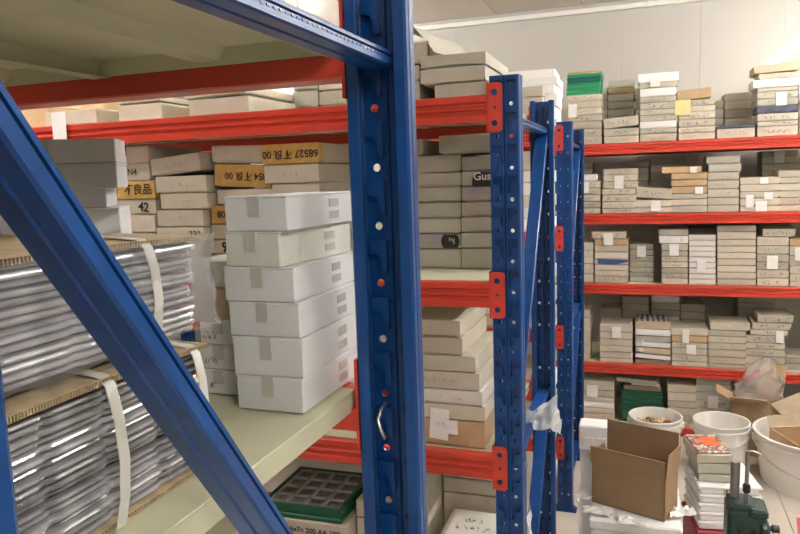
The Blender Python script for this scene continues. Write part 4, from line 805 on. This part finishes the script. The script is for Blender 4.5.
obj('stacked_sheets', mb, 'greybox', t)
mb = MB(); mb.grid([[(-.14 + .2*q/8 + .005*math.sin(r + q), -.012 + .006*math.sin(r*1.4 + q*2), .02 + .63*r/9) for q in range(9)] for r in range(10)]); obj('film_wrap', mb, 'milky', t, smooth=True)

# pile of white foam trays with a yellow sticker, cartons on top
mb = MB(); mb.cbox(-.115, .140, 0, .29, 0, .232, .01); mb.cbox(-.122, .147, -.005, .295, .215, .236, .004)
tag(obj('plastic_crate', mb, 'maroon', None, (.355, 3.205, 0), (0, 0, .17)), 'maroon plastic crate under the white foam trays', 'crate')
z = .2365
for k in range(5):
    h = .0415; t = thing('foam_tray', 'white foam tray, %s of pile on the maroon crate' % ['bottom', 'second up', 'third up', 'fourth up', 'top'][k], 'tray', (.358 + .002*(k % 2), 3.215, z), (0, 0, .17), group='white foam trays')
    mb = MB(); mb.cbox(-.112, .140, .006, .275, 0, h - .012, .006); mb.cbox(-.119, .147, 0, .28, h - .014, h - .0008, .004); obj('tray_body', mb, 'foam', t)
    if k == 4:
        mb = MB()
        for i in range(8): mb.cbox(-.121, -.107, .02 + .032*i, .036 + .032*i, h - .004, h + .005, .002)
        obj('rim_nubs', mb, 'foam', t)
        mb = MB(); mb.box(-.012, .048, -.0012, .0, -.006, h - .010); s_ = obj('sticker', mb, 'note', t); s_['label'] = 'yellow sticker with black writing'
        write(t, '不良', .028, .012, .014, y=-.0016)
    z += h
zc = z
for k, (h, col) in enumerate(((.036, 'g'), (.048, 'g'), (.042, 'b'))):
    simple_carton(.243 - .005*k, .395 - .005*k, 3.25 + .003*k, .23, zc, h - .0004, col, 'grey carton, %s of three on the white foam trays' % ['bottom', 'middle', 'top'][k], 'cartons on foam trays', rz=.17 + .04*(k-1)); zc += h
mb = MB(); mb.cbox(-.072, .072, 0, .215, 0, .010, .004); t = thing('printed_packet', 'flecked orange and grey printed packet on the top grey carton', 'packet', (.308, 3.268, zc), (0, 0, .21)); obj('packet_body', mb, 'print', t)
mb = MB(); mb.grid([[(-.03 + .08*q/3 + .01*math.sin(r*2), .07 + .10*r/4, .0108 + .001*math.sin(q*2 + r)) for q in range(4)] for r in range(5)]); obj('orange_patch', mb, 'orange', t)
mb = MB(); mb.cbox(-.02, .02, 0, .24, 0, .20, .003); tag(obj('printed_board', mb, 'ystrip', None, (.172, 3.05, 0), (0, 0, .1)), 'yellow-edged board leaning beside the maroon crate', 'board')
mb = MB(); mb.grid([[(-.02 + .30*q/5 + .01*r, .28*r/4 - .03*q/5, .004 + .004*math.sin(q*1.7 + r)) for q in range(6)] for r in range(5)])
tag(obj('pink_sheet', mb, 'pink', None, (.752, 3.66, 0)), 'pink-red sheet lying on the floor at right edge', 'sheet')

# bench press on its pedestal, closest thing at lower right
t = thing('bench_press', 'dark green bench press with steel column and thin upright rod', 'press', (.238, 1.72, 0))
mb = MB(); mb.lathe([(.001, 0), (.17, 0), (.17, .02), (.15, .035), (.045, .05), (.035, .08), (.035, .80), (.05, .82), (.001, .82)], 32); obj('pedestal', mb, 'press', t, smooth='auto')
mb = MB(); mb.cbox(-.048, .034, -.04, .05, .82, 1.055, .008); mb.cbox(-.046, .012, -.035, .04, 1.045, 1.066, .006); mb.cbox(-.005, .036, -.045, .03, 1.04, 1.062, .005); mb.cbox(.018, .04, -.05, .0, .95, 1.03, .006)
for bx_, bz_ in ((-.02, 1.0), (.008, 1.005), (.03, 1.02)): mb.tube([(bx_, -.04, bz_), (bx_, -.054, bz_)], .006, 8)
obj('head_casting', mb, 'press', t)
mb = MB(); mb.tube([(-.029, .012, 1.06), (-.029, .012, 1.150), (-.029, .012, 1.153)], [.0105, .0105, .009], 20); obj('column', mb, 'steel', t, smooth='auto')
mb = MB(); mb.tube([(-.007, -.01, 1.055), (-.007, -.01, 1.19)], .0045, 12); mb.tube([(-.007, -.01, 1.189), (.004, -.01, 1.19), (.02, -.01, 1.183)], .003, 8); obj('rod', mb, 'steel', t, smooth='auto')
mb = MB(); mb.tube([(-.007, -.01, 1.088), (-.007, -.01, 1.092), (-.007, -.01, 1.106), (-.007, -.01, 1.110)], [.006, .009, .009, .006], 6); obj('nut', mb, 'black', t)
mb = MB(); mb.tube([(.034, -.02, 1.012), (.046, -.02, 1.012), (.048, -.02, 1.012), (.062, -.02, 1.012)], [.006, .006, .010, .009], 12); obj('knob', mb, 'black', t, smooth='auto')
mb = MB()
for bx_, bz_ in ((-.02, 1.0), (.008, 1.0), (.027, 1.03)): mb.tube([(bx_, -.0405, bz_), (bx_, -.058, bz_)], .004, 6)
obj('bolt', mb, 'zinc', t)
for o in list(bpy.data.objects):
    for k in [k for k in o.keys() if k.startswith('_')]: del o[k]
